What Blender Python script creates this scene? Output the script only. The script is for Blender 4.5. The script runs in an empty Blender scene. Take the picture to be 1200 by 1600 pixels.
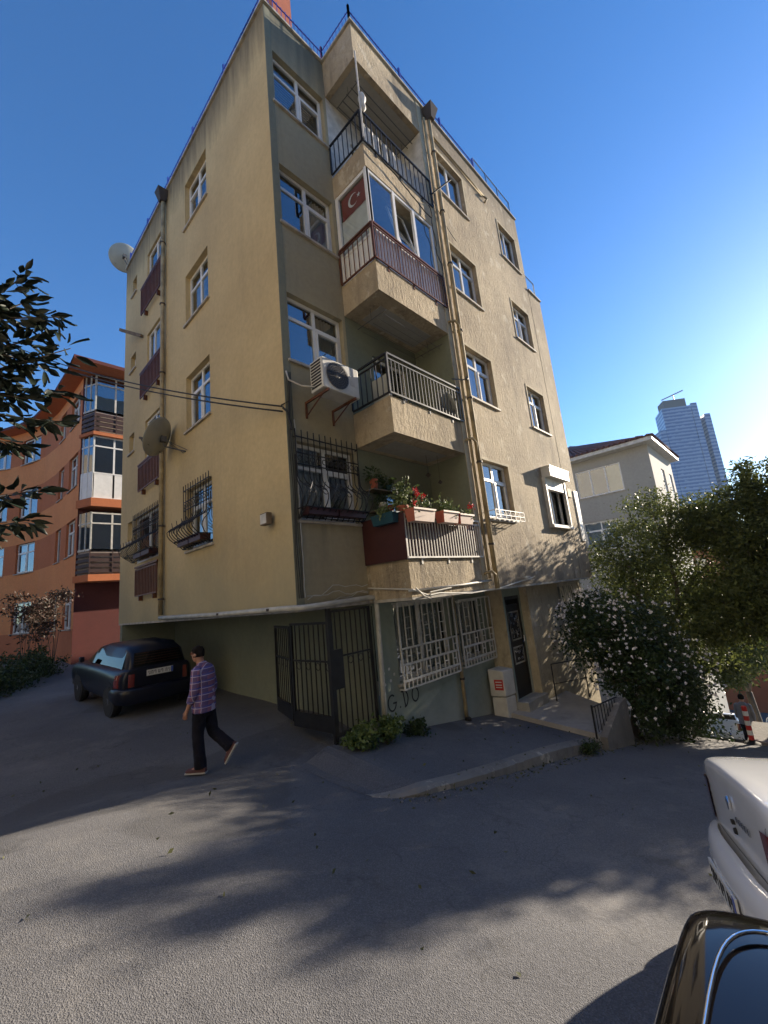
import bpy, bmesh, math, random
import numpy as np
from mathutils import Vector, Matrix
R = math.radians
scene = bpy.context.scene
COL = scene.collection
random.seed(7)

# ------------------------------------------------------------------ camera, sky, sun, exposure
cd = bpy.data.cameras.new('camera'); cam = bpy.data.objects.new('camera', cd); COL.objects.link(cam)
scene.camera = cam
YAW, PITCH, ROLL, F = 0.75467, 0.19352, -0.09941, 653.70
CAM = Vector((-3.72448, -5.51478, 0.08730))
fw = Vector((math.cos(YAW)*math.cos(PITCH), math.sin(YAW)*math.cos(PITCH), math.sin(PITCH)))
rt = Vector((math.sin(YAW), -math.cos(YAW), 0)); up = rt.cross(fw)
r2 = rt*math.cos(ROLL)+up*math.sin(ROLL); u2 = -rt*math.sin(ROLL)+up*math.cos(ROLL)
m = Matrix((r2, u2, -fw)).transposed().to_4x4(); m.translation = CAM
cam.matrix_world = m
cd.sensor_fit = 'HORIZONTAL'; cd.sensor_width = 36.0; cd.lens = F/1200*36.0
cd.clip_start = 0.02; cd.clip_end = 5000
SUN_AZ, SUN_EL = R(-12.0), R(16.0)
w = bpy.data.worlds.new('World'); scene.world = w; w.use_nodes = True
nt = w.node_tree; bg = nt.nodes['Background']
sky = nt.nodes.new('ShaderNodeTexSky'); sky.sky_type = 'NISHITA'; sky.sun_disc = False
sky.sun_elevation = SUN_EL; sky.sun_rotation = math.pi/2-SUN_AZ
sky.air_density = 1.0; sky.dust_density = 0.22; sky.ozone_density = 4.0; sky.altitude = 100
hs = nt.nodes.new('ShaderNodeHueSaturation'); hs.inputs['Saturation'].default_value = 1.2; hs.inputs['Hue'].default_value = 0.506
nt.links.new(sky.outputs[0], hs.inputs['Color']); nt.links.new(hs.outputs[0], bg.inputs[0]); bg.inputs[1].default_value = 0.092
sl = bpy.data.lights.new('sun', 'SUN'); sl.energy = 5.0; sl.angle = R(0.55); sl.color = (1.0, 0.86, 0.68)
so = bpy.data.objects.new('sun', sl); COL.objects.link(so)
sd = Vector((math.cos(SUN_AZ)*math.cos(SUN_EL), math.sin(SUN_AZ)*math.cos(SUN_EL), math.sin(SUN_EL)))
so.rotation_euler = sd.to_track_quat('Z', 'Y').to_euler(); so.location = (20, -10, 30)
scene.view_settings.view_transform = 'Standard'; scene.view_settings.look = 'None'
scene.view_settings.gamma = 1; scene.view_settings.exposure = 1.5
scene.render.engine = 'CYCLES'

# ------------------------------------------------------------------ materials
def nodes(name):
    mt = bpy.data.materials.new(name); mt.use_nodes = True
    t = mt.node_tree; return mt, t, t.nodes['Principled BSDF']
def setin(n, **k):
    for a, b in k.items(): n.inputs[a.replace('_', ' ')].default_value = b
def pbr(name, col, rough=0.6, metal=0.0, var=0.12, scale=6.0, bump=0.0, bscale=60, coat=0.0, spec=None):
    mt, t, p = nodes(name)
    p.inputs['Roughness'].default_value = rough; p.inputs['Metallic'].default_value = metal
    if coat: p.inputs['Coat Weight'].default_value = coat; p.inputs['Coat Roughness'].default_value = 0.03
    if spec is not None: p.inputs['Specular IOR Level'].default_value = spec
    g = t.nodes.new('ShaderNodeNewGeometry')
    n = t.nodes.new('ShaderNodeTexNoise'); n.inputs['Scale'].default_value = scale; n.inputs['Detail'].default_value = 5
    t.links.new(g.outputs['Position'], n.inputs['Vector'])
    cr = t.nodes.new('ShaderNodeValToRGB')
    cr.color_ramp.elements[0].position = 0.3; cr.color_ramp.elements[1].position = 0.7
    cr.color_ramp.elements[0].color = (*[max(0, c*(1-var)) for c in col], 1)
    cr.color_ramp.elements[1].color = (*[min(1, c*(1+var)) for c in col], 1)
    t.links.new(n.outputs[0], cr.inputs[0]); t.links.new(cr.outputs[0], p.inputs['Base Color'])
    if bump:
        b = t.nodes.new('ShaderNodeTexNoise'); b.inputs['Scale'].default_value = bscale; b.inputs['Detail'].default_value = 4
        t.links.new(g.outputs['Position'], b.inputs['Vector'])
        bp = t.nodes.new('ShaderNodeBump'); bp.inputs['Strength'].default_value = bump; bp.inputs['Distance'].default_value = 0.01 if bscale > 15 else 0.05
        t.links.new(b.outputs[0], bp.inputs['Height']); t.links.new(bp.outputs[0], p.inputs['Normal'])
    return mt
def noise(t, vec, scale, detail=5, rough=0.55, mapping=None):
    if mapping:
        mp = t.nodes.new('ShaderNodeMapping'); mp.inputs['Scale'].default_value = mapping
        t.links.new(vec, mp.inputs['Vector']); vec = mp.outputs[0]
    n = t.nodes.new('ShaderNodeTexNoise'); n.inputs['Scale'].default_value = scale
    n.inputs['Detail'].default_value = detail; n.inputs['Roughness'].default_value = rough
    t.links.new(vec, n.inputs['Vector']); return n.outputs[0]
def ramp(t, fac, stops):
    cr = t.nodes.new('ShaderNodeValToRGB'); e = cr.color_ramp.elements
    while len(e) < len(stops): e.new(0.5)
    for i, (p, c) in enumerate(stops):
        e[i].position = p; e[i].color = (*c, 1) if len(c) == 3 else c
    t.links.new(fac, cr.inputs[0]); return cr.outputs[0]
def mixc(t, fac, a, b, mode='MIX'):
    mx = t.nodes.new('ShaderNodeMix'); mx.data_type = 'RGBA'; mx.blend_type = mode
    for s, v in ((mx.inputs[0], fac), (mx.inputs[6], a), (mx.inputs[7], b)):
        if isinstance(v, (int, float)): s.default_value = v
        elif isinstance(v, tuple): s.default_value = (*v, 1)
        else: t.links.new(v, s)
    return mx.outputs[2]
def plaster(name, base, dark, stain, low=None, zlow=(0.6, 2.2), bump=0.35, lump=0.0, streak=0.5, rough=0.9, top=None):
    mt, t, p = nodes(name); p.inputs['Roughness'].default_value = rough
    g = t.nodes.new('ShaderNodeNewGeometry'); pos = g.outputs['Position']
    c = mixc(t, ramp(t, noise(t, pos, 0.55, 6), [(0.35, (0, 0, 0)), (0.68, (1, 1, 1))]), base, dark)
    fine = ramp(t, noise(t, pos, 9, 6, 0.7), [(0.3, (0.82,)*3), (0.75, (1.1,)*3)])
    c = mixc(t, 0.7, c, fine, 'MULTIPLY')
    st = ramp(t, noise(t, pos, 1.0, 7, 0.65, (2.6, 2.6, 0.22)), [(0.50, (0, 0, 0)), (0.70, (1, 1, 1))])
    st = mixc(t, ramp(t, noise(t, pos, 0.5, 3), [(0.42, (0, 0, 0)), (0.6, (1, 1, 1))]), mixc(t, 0.75, st, (0, 0, 0)), st)
    ms = t.nodes.new('ShaderNodeMath'); ms.operation = 'MULTIPLY'; ms.inputs[1].default_value = streak
    t.links.new(st, ms.inputs[0]); c = mixc(t, ms.outputs[0], c, stain)
    sx = t.nodes.new('ShaderNodeSeparateXYZ'); t.links.new(pos, sx.inputs[0])
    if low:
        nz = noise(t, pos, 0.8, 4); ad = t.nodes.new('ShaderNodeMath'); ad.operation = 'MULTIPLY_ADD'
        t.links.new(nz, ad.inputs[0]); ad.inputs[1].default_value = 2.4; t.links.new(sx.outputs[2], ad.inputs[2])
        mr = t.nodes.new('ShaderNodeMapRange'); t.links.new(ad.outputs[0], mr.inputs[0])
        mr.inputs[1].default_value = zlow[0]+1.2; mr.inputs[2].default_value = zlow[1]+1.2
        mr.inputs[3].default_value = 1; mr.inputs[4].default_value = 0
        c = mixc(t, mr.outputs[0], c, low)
    if top:   # soot and rain marks below the coping
        nz = noise(t, pos, 1.0, 6, 0.6, (5, 5, 0.5)); ad = t.nodes.new('ShaderNodeMath'); ad.operation = 'MULTIPLY_ADD'
        t.links.new(nz, ad.inputs[0]); ad.inputs[1].default_value = 1.8; t.links.new(sx.outputs[2], ad.inputs[2])
        mr = t.nodes.new('ShaderNodeMapRange'); t.links.new(ad.outputs[0], mr.inputs[0])
        mr.inputs[1].default_value = 12.0; mr.inputs[2].default_value = 13.2
        mr.inputs[3].default_value = 0; mr.inputs[4].default_value = 0.85
        c = mixc(t, mr.outputs[0], c, top)
    if lump:
        vk = t.nodes.new('ShaderNodeTexVoronoi'); vk.feature = 'DISTANCE_TO_EDGE'; vk.inputs['Scale'].default_value = 1.1
        nk = t.nodes.new('ShaderNodeTexNoise'); nk.inputs['Scale'].default_value = 3.0; nk.inputs['Detail'].default_value = 6; t.links.new(pos, nk.inputs['Vector'])
        vk2 = t.nodes.new('ShaderNodeVectorMath'); vk2.operation = 'MULTIPLY_ADD'; vk2.inputs[1].default_value = (1.2,)*3
        t.links.new(nk.outputs['Color'], vk2.inputs[0]); t.links.new(pos, vk2.inputs[2]); t.links.new(vk2.outputs[0], vk.inputs['Vector'])
        c = mixc(t, ramp(t, noise(t, pos, 0.7, 3), [(0.45, (0, 0, 0)), (0.6, (.55,)*3)]), c, mixc(t, 1.0, c, ramp(t, vk.outputs['Distance'], [(0.0, (0.35,)*3), (0.012, (1, 1, 1))]), 'MULTIPLY'))
        ps = ramp(t, noise(t, pos, 2.2, 6, 0.7, (1, 1, .7)), [(0.58, (0, 0, 0)), (0.63, (1, 1, 1))]); c = mixc(t, ps, c, mixc(t, 0.4, c, (0.66, 0.60, 0.47)))
        dk = ramp(t, noise(t, pos, 3.4, 8, 0.75, (1.6, 1.6, .5)), [(0.53, (0, 0, 0)), (0.66, (.7,)*3)]); c = mixc(t, dk, c, mixc(t, 0.6, c, (0.10, 0.08, 0.06)))
    t.links.new(c, p.inputs['Base Color'])
    h = noise(t, pos, 45, 5, 0.7)
    b1 = t.nodes.new('ShaderNodeBump'); b1.inputs['Strength'].default_value = bump; b1.inputs['Distance'].default_value = 0.012
    t.links.new(h, b1.inputs['Height']); last = b1
    if lump:
        h2 = noise(t, pos, 13.0, 6, 0.65, (1, 1, 0.6))
        b2 = t.nodes.new('ShaderNodeBump'); b2.inputs['Strength'].default_value = lump; b2.inputs['Distance'].default_value = 0.03
        t.links.new(h2, b2.inputs['Height']); t.links.new(b1.outputs[0], b2.inputs['Normal']); last = b2
    t.links.new(last.outputs[0], p.inputs['Normal']); return mt
def glass(name, tint=(0.5, 0.55, 0.55), base=0.22, ior=1.5):
    mt, t, p = nodes(name); t.nodes.remove(p)
    out = [n for n in t.nodes if n.type == 'OUTPUT_MATERIAL'][0]
    tr = t.nodes.new('ShaderNodeBsdfTransparent'); tr.inputs[0].default_value = (*tint, 1)
    gl = t.nodes.new('ShaderNodeBsdfGlossy'); gl.inputs['Roughness'].default_value = 0.02; gl.inputs[0].default_value = (0.92, 0.95, 1, 1)
    g = t.nodes.new('ShaderNodeNewGeometry'); bp = t.nodes.new('ShaderNodeBump'); bp.inputs['Strength'].default_value = 0.05; bp.inputs['Distance'].default_value = 0.05
    t.links.new(noise(t, g.outputs['Position'], 1.7, 1), bp.inputs['Height']); t.links.new(bp.outputs[0], gl.inputs['Normal'])
    dt = t.nodes.new('ShaderNodeVectorMath'); dt.operation = 'DOT_PRODUCT'; t.links.new(g.outputs['Incoming'], dt.inputs[0]); t.links.new(g.outputs['Normal'], dt.inputs[1])
    def mth(op, a, b): q = t.nodes.new('ShaderNodeMath'); q.operation = op; t.links.new(a, q.inputs[0]); q.inputs[1].default_value = b; return q.outputs[0]
    x_ = mth('ABSOLUTE', dt.outputs['Value'], 0); x_ = mth('MULTIPLY_ADD', x_, -1); x_.node.inputs[2].default_value = 1
    x_ = mth('POWER', x_, 5); ma = mth('MULTIPLY_ADD', x_, 1-base); ma.node.inputs[2].default_value = base; ma = ma.node; mx = t.nodes.new('ShaderNodeMixShader')
    t.links.new(ma.outputs[0], mx.inputs[0]); t.links.new(tr.outputs[0], mx.inputs[1]); t.links.new(gl.outputs[0], mx.inputs[2])
    t.links.new(mx.outputs[0], out.inputs[0]); return mt
def leafmat(name, a, b, rough=0.5, trans=0.25):
    mt, t, p = nodes(name); p.inputs['Roughness'].default_value = rough; p.inputs['Specular IOR Level'].default_value = 0.25
    g = t.nodes.new('ShaderNodeNewGeometry')
    c = ramp(t, g.outputs['Random Per Island'], [(0.0, a), (1.0, b)])
    c2 = mixc(t, 0.6, c, ramp(t, noise(t, g.outputs['Position'], 1.3, 3), [(0.3, (0.6,)*3), (0.7, (1.25,)*3)]), 'MULTIPLY')
    t.links.new(c2, p.inputs['Base Color'])
    out = [n for n in t.nodes if n.type == 'OUTPUT_MATERIAL'][0]
    tl = t.nodes.new('ShaderNodeBsdfTranslucent'); t.links.new(c2, tl.inputs[0])
    mx = t.nodes.new('ShaderNodeMixShader'); mx.inputs[0].default_value = trans
    t.links.new(p.outputs[0], mx.inputs[1]); t.links.new(tl.outputs[0], mx.inputs[2]); t.links.new(mx.outputs[0], out.inputs[0])
    return mt
M = {}
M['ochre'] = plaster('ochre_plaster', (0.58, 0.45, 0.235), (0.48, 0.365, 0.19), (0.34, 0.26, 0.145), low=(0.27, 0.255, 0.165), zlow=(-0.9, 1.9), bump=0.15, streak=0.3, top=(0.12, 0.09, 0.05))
M['olive'] = plaster('olive_plaster', (0.34, 0.305, 0.205), (0.40, 0.335, 0.20), (0.13, 0.135, 0.10), bump=0.25, streak=0.5, top=(0.11, 0.115, 0.09))
M['olive_strip'] = plaster('olive_strip', (0.19, 0.20, 0.15), (0.24, 0.23, 0.16), (0.12, 0.13, 0.10), bump=0.2, streak=0.4)
M['stucco'] = plaster('rough_stucco', (0.46, 0.375, 0.25), (0.27, 0.215, 0.145), (0.13, 0.105, 0.075), bump=0.9, lump=0.8, streak=0.8, top=(0.15, 0.12, 0.085))
M['parapet'] = plaster('parapet_stucco', (0.50, 0.41, 0.28), (0.29, 0.235, 0.155), (0.13, 0.105, 0.075), bump=0.7, lump=0.8, streak=1.0)
M['green_wall'] = plaster('green_wall', (0.20, 0.215, 0.155), (0.165, 0.18, 0.13), (0.13, 0.15, 0.11), bump=0.2, streak=0.3)
M['ground_wall'] = plaster('grey_green_wall', (0.27, 0.31, 0.25), (0.22, 0.26, 0.21), (0.36, 0.38, 0.33), low=(0.44, 0.45, 0.40), zlow=(-3.1, -1.9), bump=0.3, streak=0.35)
M['yellow_low'] = plaster('yellow_low_wall', (0.50, 0.43, 0.29), (0.41, 0.35, 0.24), (0.3, 0.26, 0.17), bump=0.4, lump=0.3, streak=0.3)
M['ceiling'] = plaster('dirty_ceiling', (0.36, 0.35, 0.31), (0.29, 0.28, 0.25), (0.2, 0.19, 0.17), bump=0.2, streak=0.2)
M['orange'] = plaster('orange_paint', (0.74, 0.30, 0.11), (0.68, 0.26, 0.095), (0.42, 0.15, 0.06), bump=0.1, streak=0.25)
M['orange_dk'] = plaster('dark_orange_band', (0.52, 0.175, 0.07), (0.46, 0.15, 0.06), (0.3, 0.09, 0.04), bump=0.1, streak=0.2)
M['maroon'] = plaster('maroon_paint', (0.13, 0.035, 0.03), (0.10, 0.028, 0.025), (0.08, 0.025, 0.02), bump=0.1, streak=0.3)
M['grey_house'] = plaster('grey_render', (0.40, 0.385, 0.34), (0.36, 0.345, 0.31), (0.29, 0.28, 0.25), bump=0.1, streak=0.25)
M['drab'] = plaster('drab_render', (0.24, 0.21, 0.17), (0.20, 0.175, 0.14), (0.14, 0.12, 0.10), bump=0.2, streak=0.3)
M['concrete'] = plaster('old_concrete', (0.24, 0.225, 0.20), (0.17, 0.16, 0.145), (0.10, 0.095, 0.085), bump=0.6, lump=0.3, streak=0.6)
M['marble'] = plaster('worn_marble', (0.42, 0.40, 0.37), (0.30, 0.285, 0.265), (0.13, 0.12, 0.11), bump=0.2, streak=0.5, rough=0.5)
M['white'] = pbr('white_pvc', (0.72, 0.72, 0.70), 0.35, var=0.06)
M['white_dirty'] = pbr('dirty_white', (0.55, 0.53, 0.48), 0.55, var=0.2)
M['grille_white'] = pbr('white_painted_iron', (0.55, 0.54, 0.5), 0.5, var=0.15)
M['iron'] = pbr('black_iron', (0.018, 0.018, 0.02), 0.45, 0.3, var=0.3)
M['brown_iron'] = pbr('brown_iron', (0.12, 0.042, 0.018), 0.5, 0.1, var=0.25)
M['grey_iron'] = pbr('grey_iron', (0.09, 0.088, 0.085), 0.5, 0.3, var=0.25)
M['blue_iron'] = pbr('blue_iron', (0.02, 0.05, 0.32), 0.45, var=0.2)
M['pipe'] = pbr('ochre_pipe', (0.33, 0.265, 0.15), 0.75, var=0.4, scale=4)
M['pipe_grey'] = pbr('grey_pipe', (0.42, 0.42, 0.38), 0.5, var=0.2)
M['hopper'] = pbr('dark_hopper', (0.05, 0.04, 0.035), 0.7)
M['room'] = pbr('dark_room', (0.035, 0.033, 0.03), 0.9)
M['curtain'] = pbr('net_curtain', (0.55, 0.55, 0.53), 0.9, var=0.1)
M['curtain_y'] = pbr('yellow_curtain', (0.62, 0.52, 0.30), 0.9, var=0.1)
M['blind'] = pbr('striped_blind', (0.30, 0.27, 0.22), 0.8)
M['glass'] = glass('window_glass'); M['glass_clear'] = glass('clear_glass', (0.85, 0.9, 0.9), 0.08)
M['glass_car'] = glass('car_glass', (0.08, 0.085, 0.085), 0.035)
M['sillstone'] = pbr('sill_stone', (0.42, 0.38, 0.32), 0.7, var=0.3)
M['coping'] = pbr('coping_stone', (0.36, 0.34, 0.30), 0.8, var=0.35)
M['brick'] = plaster('red_brick_chimney', (0.42, 0.13, 0.07), (0.34, 0.10, 0.06), (0.22, 0.08, 0.05), bump=0.5)
M['rubber'] = pbr('black_rubber', (0.015, 0.015, 0.016), 0.8)
M['black_plastic'] = pbr('black_plastic', (0.02, 0.02, 0.022), 0.4)
M['chrome'] = pbr('chrome', (0.75, 0.75, 0.76), 0.08, 1.0, var=0.02)
M['alloy'] = pbr('alloy', (0.45, 0.46, 0.48), 0.3, 0.9, var=0.05)
M['carwhite'] = pbr('white_car_paint', (0.80, 0.81, 0.82), 0.22, var=0.02, coat=1.0)
M['carblack'] = pbr('black_car_paint', (0.005, 0.004, 0.004), 0.06, var=0.05, coat=0.0, spec=.4)
M['carnavy'] = pbr('navy_car_paint', (0.006, 0.007, 0.016), 0.35, var=0.05, coat=0.15, spec=.3)
M['tail'] = pbr('tail_lamp_red', (0.16, 0.025, 0.02), 0.12, var=0.1, coat=1.0)
M['tail_clear'] = pbr('tail_lamp_pink', (0.30, 0.13, 0.11), 0.12, var=0.1, coat=1.0)
M['plate'] = pbr('plate_white', (0.62, 0.62, 0.6), 0.4, var=0.05)
M['plate_blue'] = pbr('plate_blue', (0.03, 0.08, 0.4), 0.4)
M['red'] = pbr('red_paint', (0.52, 0.03, 0.025), 0.5, var=0.1)
M['flagred'] = pbr('flag_red', (0.20, 0.035, 0.025), 0.8, var=0.1)
M['terracotta'] = pbr('terracotta', (0.42, 0.12, 0.07), 0.7, var=0.15)
M['pinkred'] = pbr('pot_red', (0.42, 0.05, 0.06), 0.5)
M['teal'] = pbr('teal_plastic', (0.01, 0.06, 0.09), 0.5)
M['cream'] = pbr('cream_plastic', (0.62, 0.48, 0.40), 0.6, var=0.1)
M['soil'] = pbr('soil', (0.05, 0.035, 0.025), 0.95)
M['dish'] = pbr('dish_grey', (0.33, 0.34, 0.31), 0.6, var=0.12, scale=2)
M['cable'] = pbr('black_cable', (0.02, 0.02, 0.02), 0.6)
M['cable_w'] = pbr('white_cable', (0.5, 0.48, 0.42), 0.6)
M['wood'] = pbr('grey_wood', (0.16, 0.12, 0.08), 0.8, var=0.3)
M['maroon_sheet'] = pbr('maroon_sheet', (0.05, 0.012, 0.012), 0.5, var=0.1)
M['box_white'] = pbr('white_box_paint', (0.58, 0.57, 0.52), 0.5, var=0.14, scale=4)
M['asbestos'] = pbr('graffiti_paint', (0.02, 0.025, 0.025), 0.9)
M['rooftile'] = pbr('roof_tile', (0.17, 0.08, 0.06), 0.85, var=0.35, scale=9, bump=0.5, bscale=20)
M['slat'] = pbr('dark_slat', (0.045, 0.02, 0.018), 0.6, var=0.2)
M['slat_light'] = pbr('pale_slat', (0.30, 0.25, 0.22), 0.6, var=0.2)
M['bark'] = pbr('bark', (0.09, 0.07, 0.05), 0.9, var=0.35, bump=0.8, bscale=25)
M['skin'] = pbr('skin', (0.42, 0.22, 0.15), 0.55, var=0.06)
M['hair'] = pbr('dark_hair', (0.012, 0.009, 0.008), 0.95, spec=.15)
M['trouser'] = pbr('dark_trouser', (0.010, 0.010, 0.018), 0.9, var=0.3, bump=0.9, bscale=9, spec=.2)
M['shoe'] = pbr('shoe_red_grey', (0.10, 0.04, 0.04), 0.7)
M['sole'] = pbr('shoe_sole', (0.45, 0.43, 0.40), 0.7)
M['jacket'] = pbr('grey_jacket', (0.16, 0.16, 0.18), 0.85, var=0.15)
M['blossom'] = pbr('white_blossom', (0.78, 0.74, 0.74), 0.6, var=0.08)
M['redflower'] = pbr('red_petal', (0.62, 0.03, 0.03), 0.6, var=0.2)
M['leaf_tree'] = leafmat('tree_leaf', (0.04, 0.058, 0.016), (0.16, 0.18, 0.05), trans=0.32)
M['leaf_tree2'] = leafmat('tree_leaf_dull', (0.04, 0.05, 0.02), (0.16, 0.165, 0.07), trans=0.35)
M['leaf_bush'] = leafmat('bush_leaf', (0.018, 0.035, 0.012), (0.055, 0.085, 0.028), rough=0.4, trans=0.12)
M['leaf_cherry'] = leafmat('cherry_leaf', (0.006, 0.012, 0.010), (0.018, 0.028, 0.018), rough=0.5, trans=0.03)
M['leaf_weed'] = leafmat('weed_leaf', (0.05, 0.09, 0.022), (0.15, 0.20, 0.06), trans=0.2)
M['leaf_pot'] = leafmat('pot_leaf', (0.05, 0.08, 0.025), (0.20, 0.24, 0.10), trans=0.2)
M['leaf_purple'] = leafmat('purple_leaf', (0.035, 0.03, 0.02), (0.09, 0.05, 0.04), trans=0.1)

def asphalt():
    mt, t, p = nodes('asphalt'); p.inputs['Roughness'].default_value = 0.88; p.inputs['Specular IOR Level'].default_value = 0.35
    g = t.nodes.new('ShaderNodeNewGeometry'); pos = g.outputs['Position']
    c = mixc(t, ramp(t, noise(t, pos, 0.35, 6), [(0.35, (0, 0, 0)), (0.7, (1, 1, 1))]), (0.112, 0.113, 0.120), (0.175, 0.172, 0.172))
    v = t.nodes.new('ShaderNodeTexVoronoi'); v.inputs['Scale'].default_value = 130; t.links.new(pos, v.inputs['Vector'])
    agg = ramp(t, v.outputs['Color'], [(0.0, (0.55,)*3), (0.6, (0.95,)*3), (1.0, (1.55,)*3)])
    c = mixc(t, 0.75, c, agg, 'MULTIPLY')
    spots = ramp(t, noise(t, pos, 2.3, 7, 0.7), [(0.60, (0, 0, 0)), (0.70, (1, 1, 1))])
    c = mixc(t, spots, c, mixc(t, 0.5, c, (0.05, 0.048, 0.045)))
    tar = ramp(t, noise(t, pos, 0.28, 3, 0.4), [(0.57, (0, 0, 0)), (0.585, (1, 1, 1))]); c = mixc(t, tar, c, mixc(t, 0.45, c, (0.07, 0.068, 0.066)))
    pale = ramp(t, noise(t, pos, 0.9, 6, 0.75), [(0.55, (0, 0, 0)), (0.75, (1, 1, 1))]); c = mixc(t, pale, c, mixc(t, 0.4, c, (0.30, 0.28, 0.25)))
    # cracks
    vc = t.nodes.new('ShaderNodeTexVoronoi'); vc.feature = 'DISTANCE_TO_EDGE'; vc.inputs['Scale'].default_value = 0.55
    nd = t.nodes.new('ShaderNodeTexNoise'); nd.inputs['Scale'].default_value = 2.0; t.links.new(pos, nd.inputs['Vector'])
    vv = t.nodes.new('ShaderNodeVectorMath'); vv.operation = 'MULTIPLY_ADD'; vv.inputs[1].default_value = (0.9,)*3
    t.links.new(nd.outputs['Color'], vv.inputs[0]); t.links.new(pos, vv.inputs[2]); t.links.new(vv.outputs[0], vc.inputs['Vector'])
    cr = ramp(t, vc.outputs['Distance'], [(0.0, (0.35,)*3), (0.006, (1, 1, 1))])
    c = mixc(t, 0.35, c, cr, 'MULTIPLY')
    t.links.new(c, p.inputs['Base Color'])
    b = t.nodes.new('ShaderNodeBump'); b.inputs['Strength'].default_value = 0.7; b.inputs['Distance'].default_value = 0.006
    t.links.new(v.outputs['Distance'], b.inputs['Height'])
    b2 = t.nodes.new('ShaderNodeBump'); b2.inputs['Strength'].default_value = 0.35; b2.inputs['Distance'].default_value = 0.01
    t.links.new(noise(t, pos, 26, 5, 0.7), b2.inputs['Height']); t.links.new(b.outputs[0], b2.inputs['Normal'])
    t.links.new(b2.outputs[0], p.inputs['Normal']); return mt
M['asphalt'] = asphalt()
M['tarpatch'] = pbr('tar_patch', (0.085, 0.085, 0.09), 0.85, var=0.25, scale=30, bump=0.6, bscale=120)
def plaid():
    mt, t, p = nodes('plaid_shirt'); p.inputs['Roughness'].default_value = 0.85
    tc = t.nodes.new('ShaderNodeTexCoord'); sx = t.nodes.new('ShaderNodeSeparateXYZ'); t.links.new(tc.outputs['Object'], sx.inputs[0])
    def band(sock, f, w):
        a = t.nodes.new('ShaderNodeMath'); a.operation = 'MULTIPLY'; a.inputs[1].default_value = f; t.links.new(sock, a.inputs[0])
        b = t.nodes.new('ShaderNodeMath'); b.operation = 'FRACT'; t.links.new(a.outputs[0], b.inputs[0])
        c = t.nodes.new('ShaderNodeMath'); c.operation = 'LESS_THAN'; c.inputs[1].default_value = w; t.links.new(b.outputs[0], c.inputs[0]); return c.outputs[0]
    c = mixc(t, band(sx.outputs[0], 12, 0.35), (0.11, 0.07, 0.17), (0.24, 0.10, 0.16))
    c = mixc(t, band(sx.outputs[2], 12, 0.35), c, (0.09, 0.08, 0.28))
    c = mixc(t, band(sx.outputs[2], 12, 0.1), c, (0.42, 0.36, 0.48))
    c = mixc(t, band(sx.outputs[0], 12, 0.1), c, (0.42, 0.36, 0.48))
    t.links.new(c, p.inputs['Base Color']); return mt
M['plaid'] = plaid()
def towermat():
    mt, t, p = nodes('tower_curtain_wall'); p.inputs['Roughness'].default_value = 0.25
    g = t.nodes.new('ShaderNodeNewGeometry'); sx = t.nodes.new('ShaderNodeSeparateXYZ'); t.links.new(g.outputs['Position'], sx.inputs[0])
    a = t.nodes.new('ShaderNodeMath'); a.operation = 'MULTIPLY'; a.inputs[1].default_value = 0.2; t.links.new(sx.outputs[2], a.inputs[0])
    b = t.nodes.new('ShaderNodeMath'); b.operation = 'FRACT'; t.links.new(a.outputs[0], b.inputs[0])
    n = noise(t, g.outputs['Position'], 1.0, 2, 0.5, (0.16, 0.16, 0.2))
    s = t.nodes.new('ShaderNodeMath'); s.operation = 'MULTIPLY'; t.links.new(b.outputs[0], s.inputs[0]); t.links.new(n, s.inputs[1])
    c = ramp(t, s.outputs[0], [(0.20, (0.20, 0.25, 0.38)), (0.27, (0.05, 0.09, 0.22))])
    t.links.new(c, p.inputs['Base Color']); return mt
M['tower'] = towermat()

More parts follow.
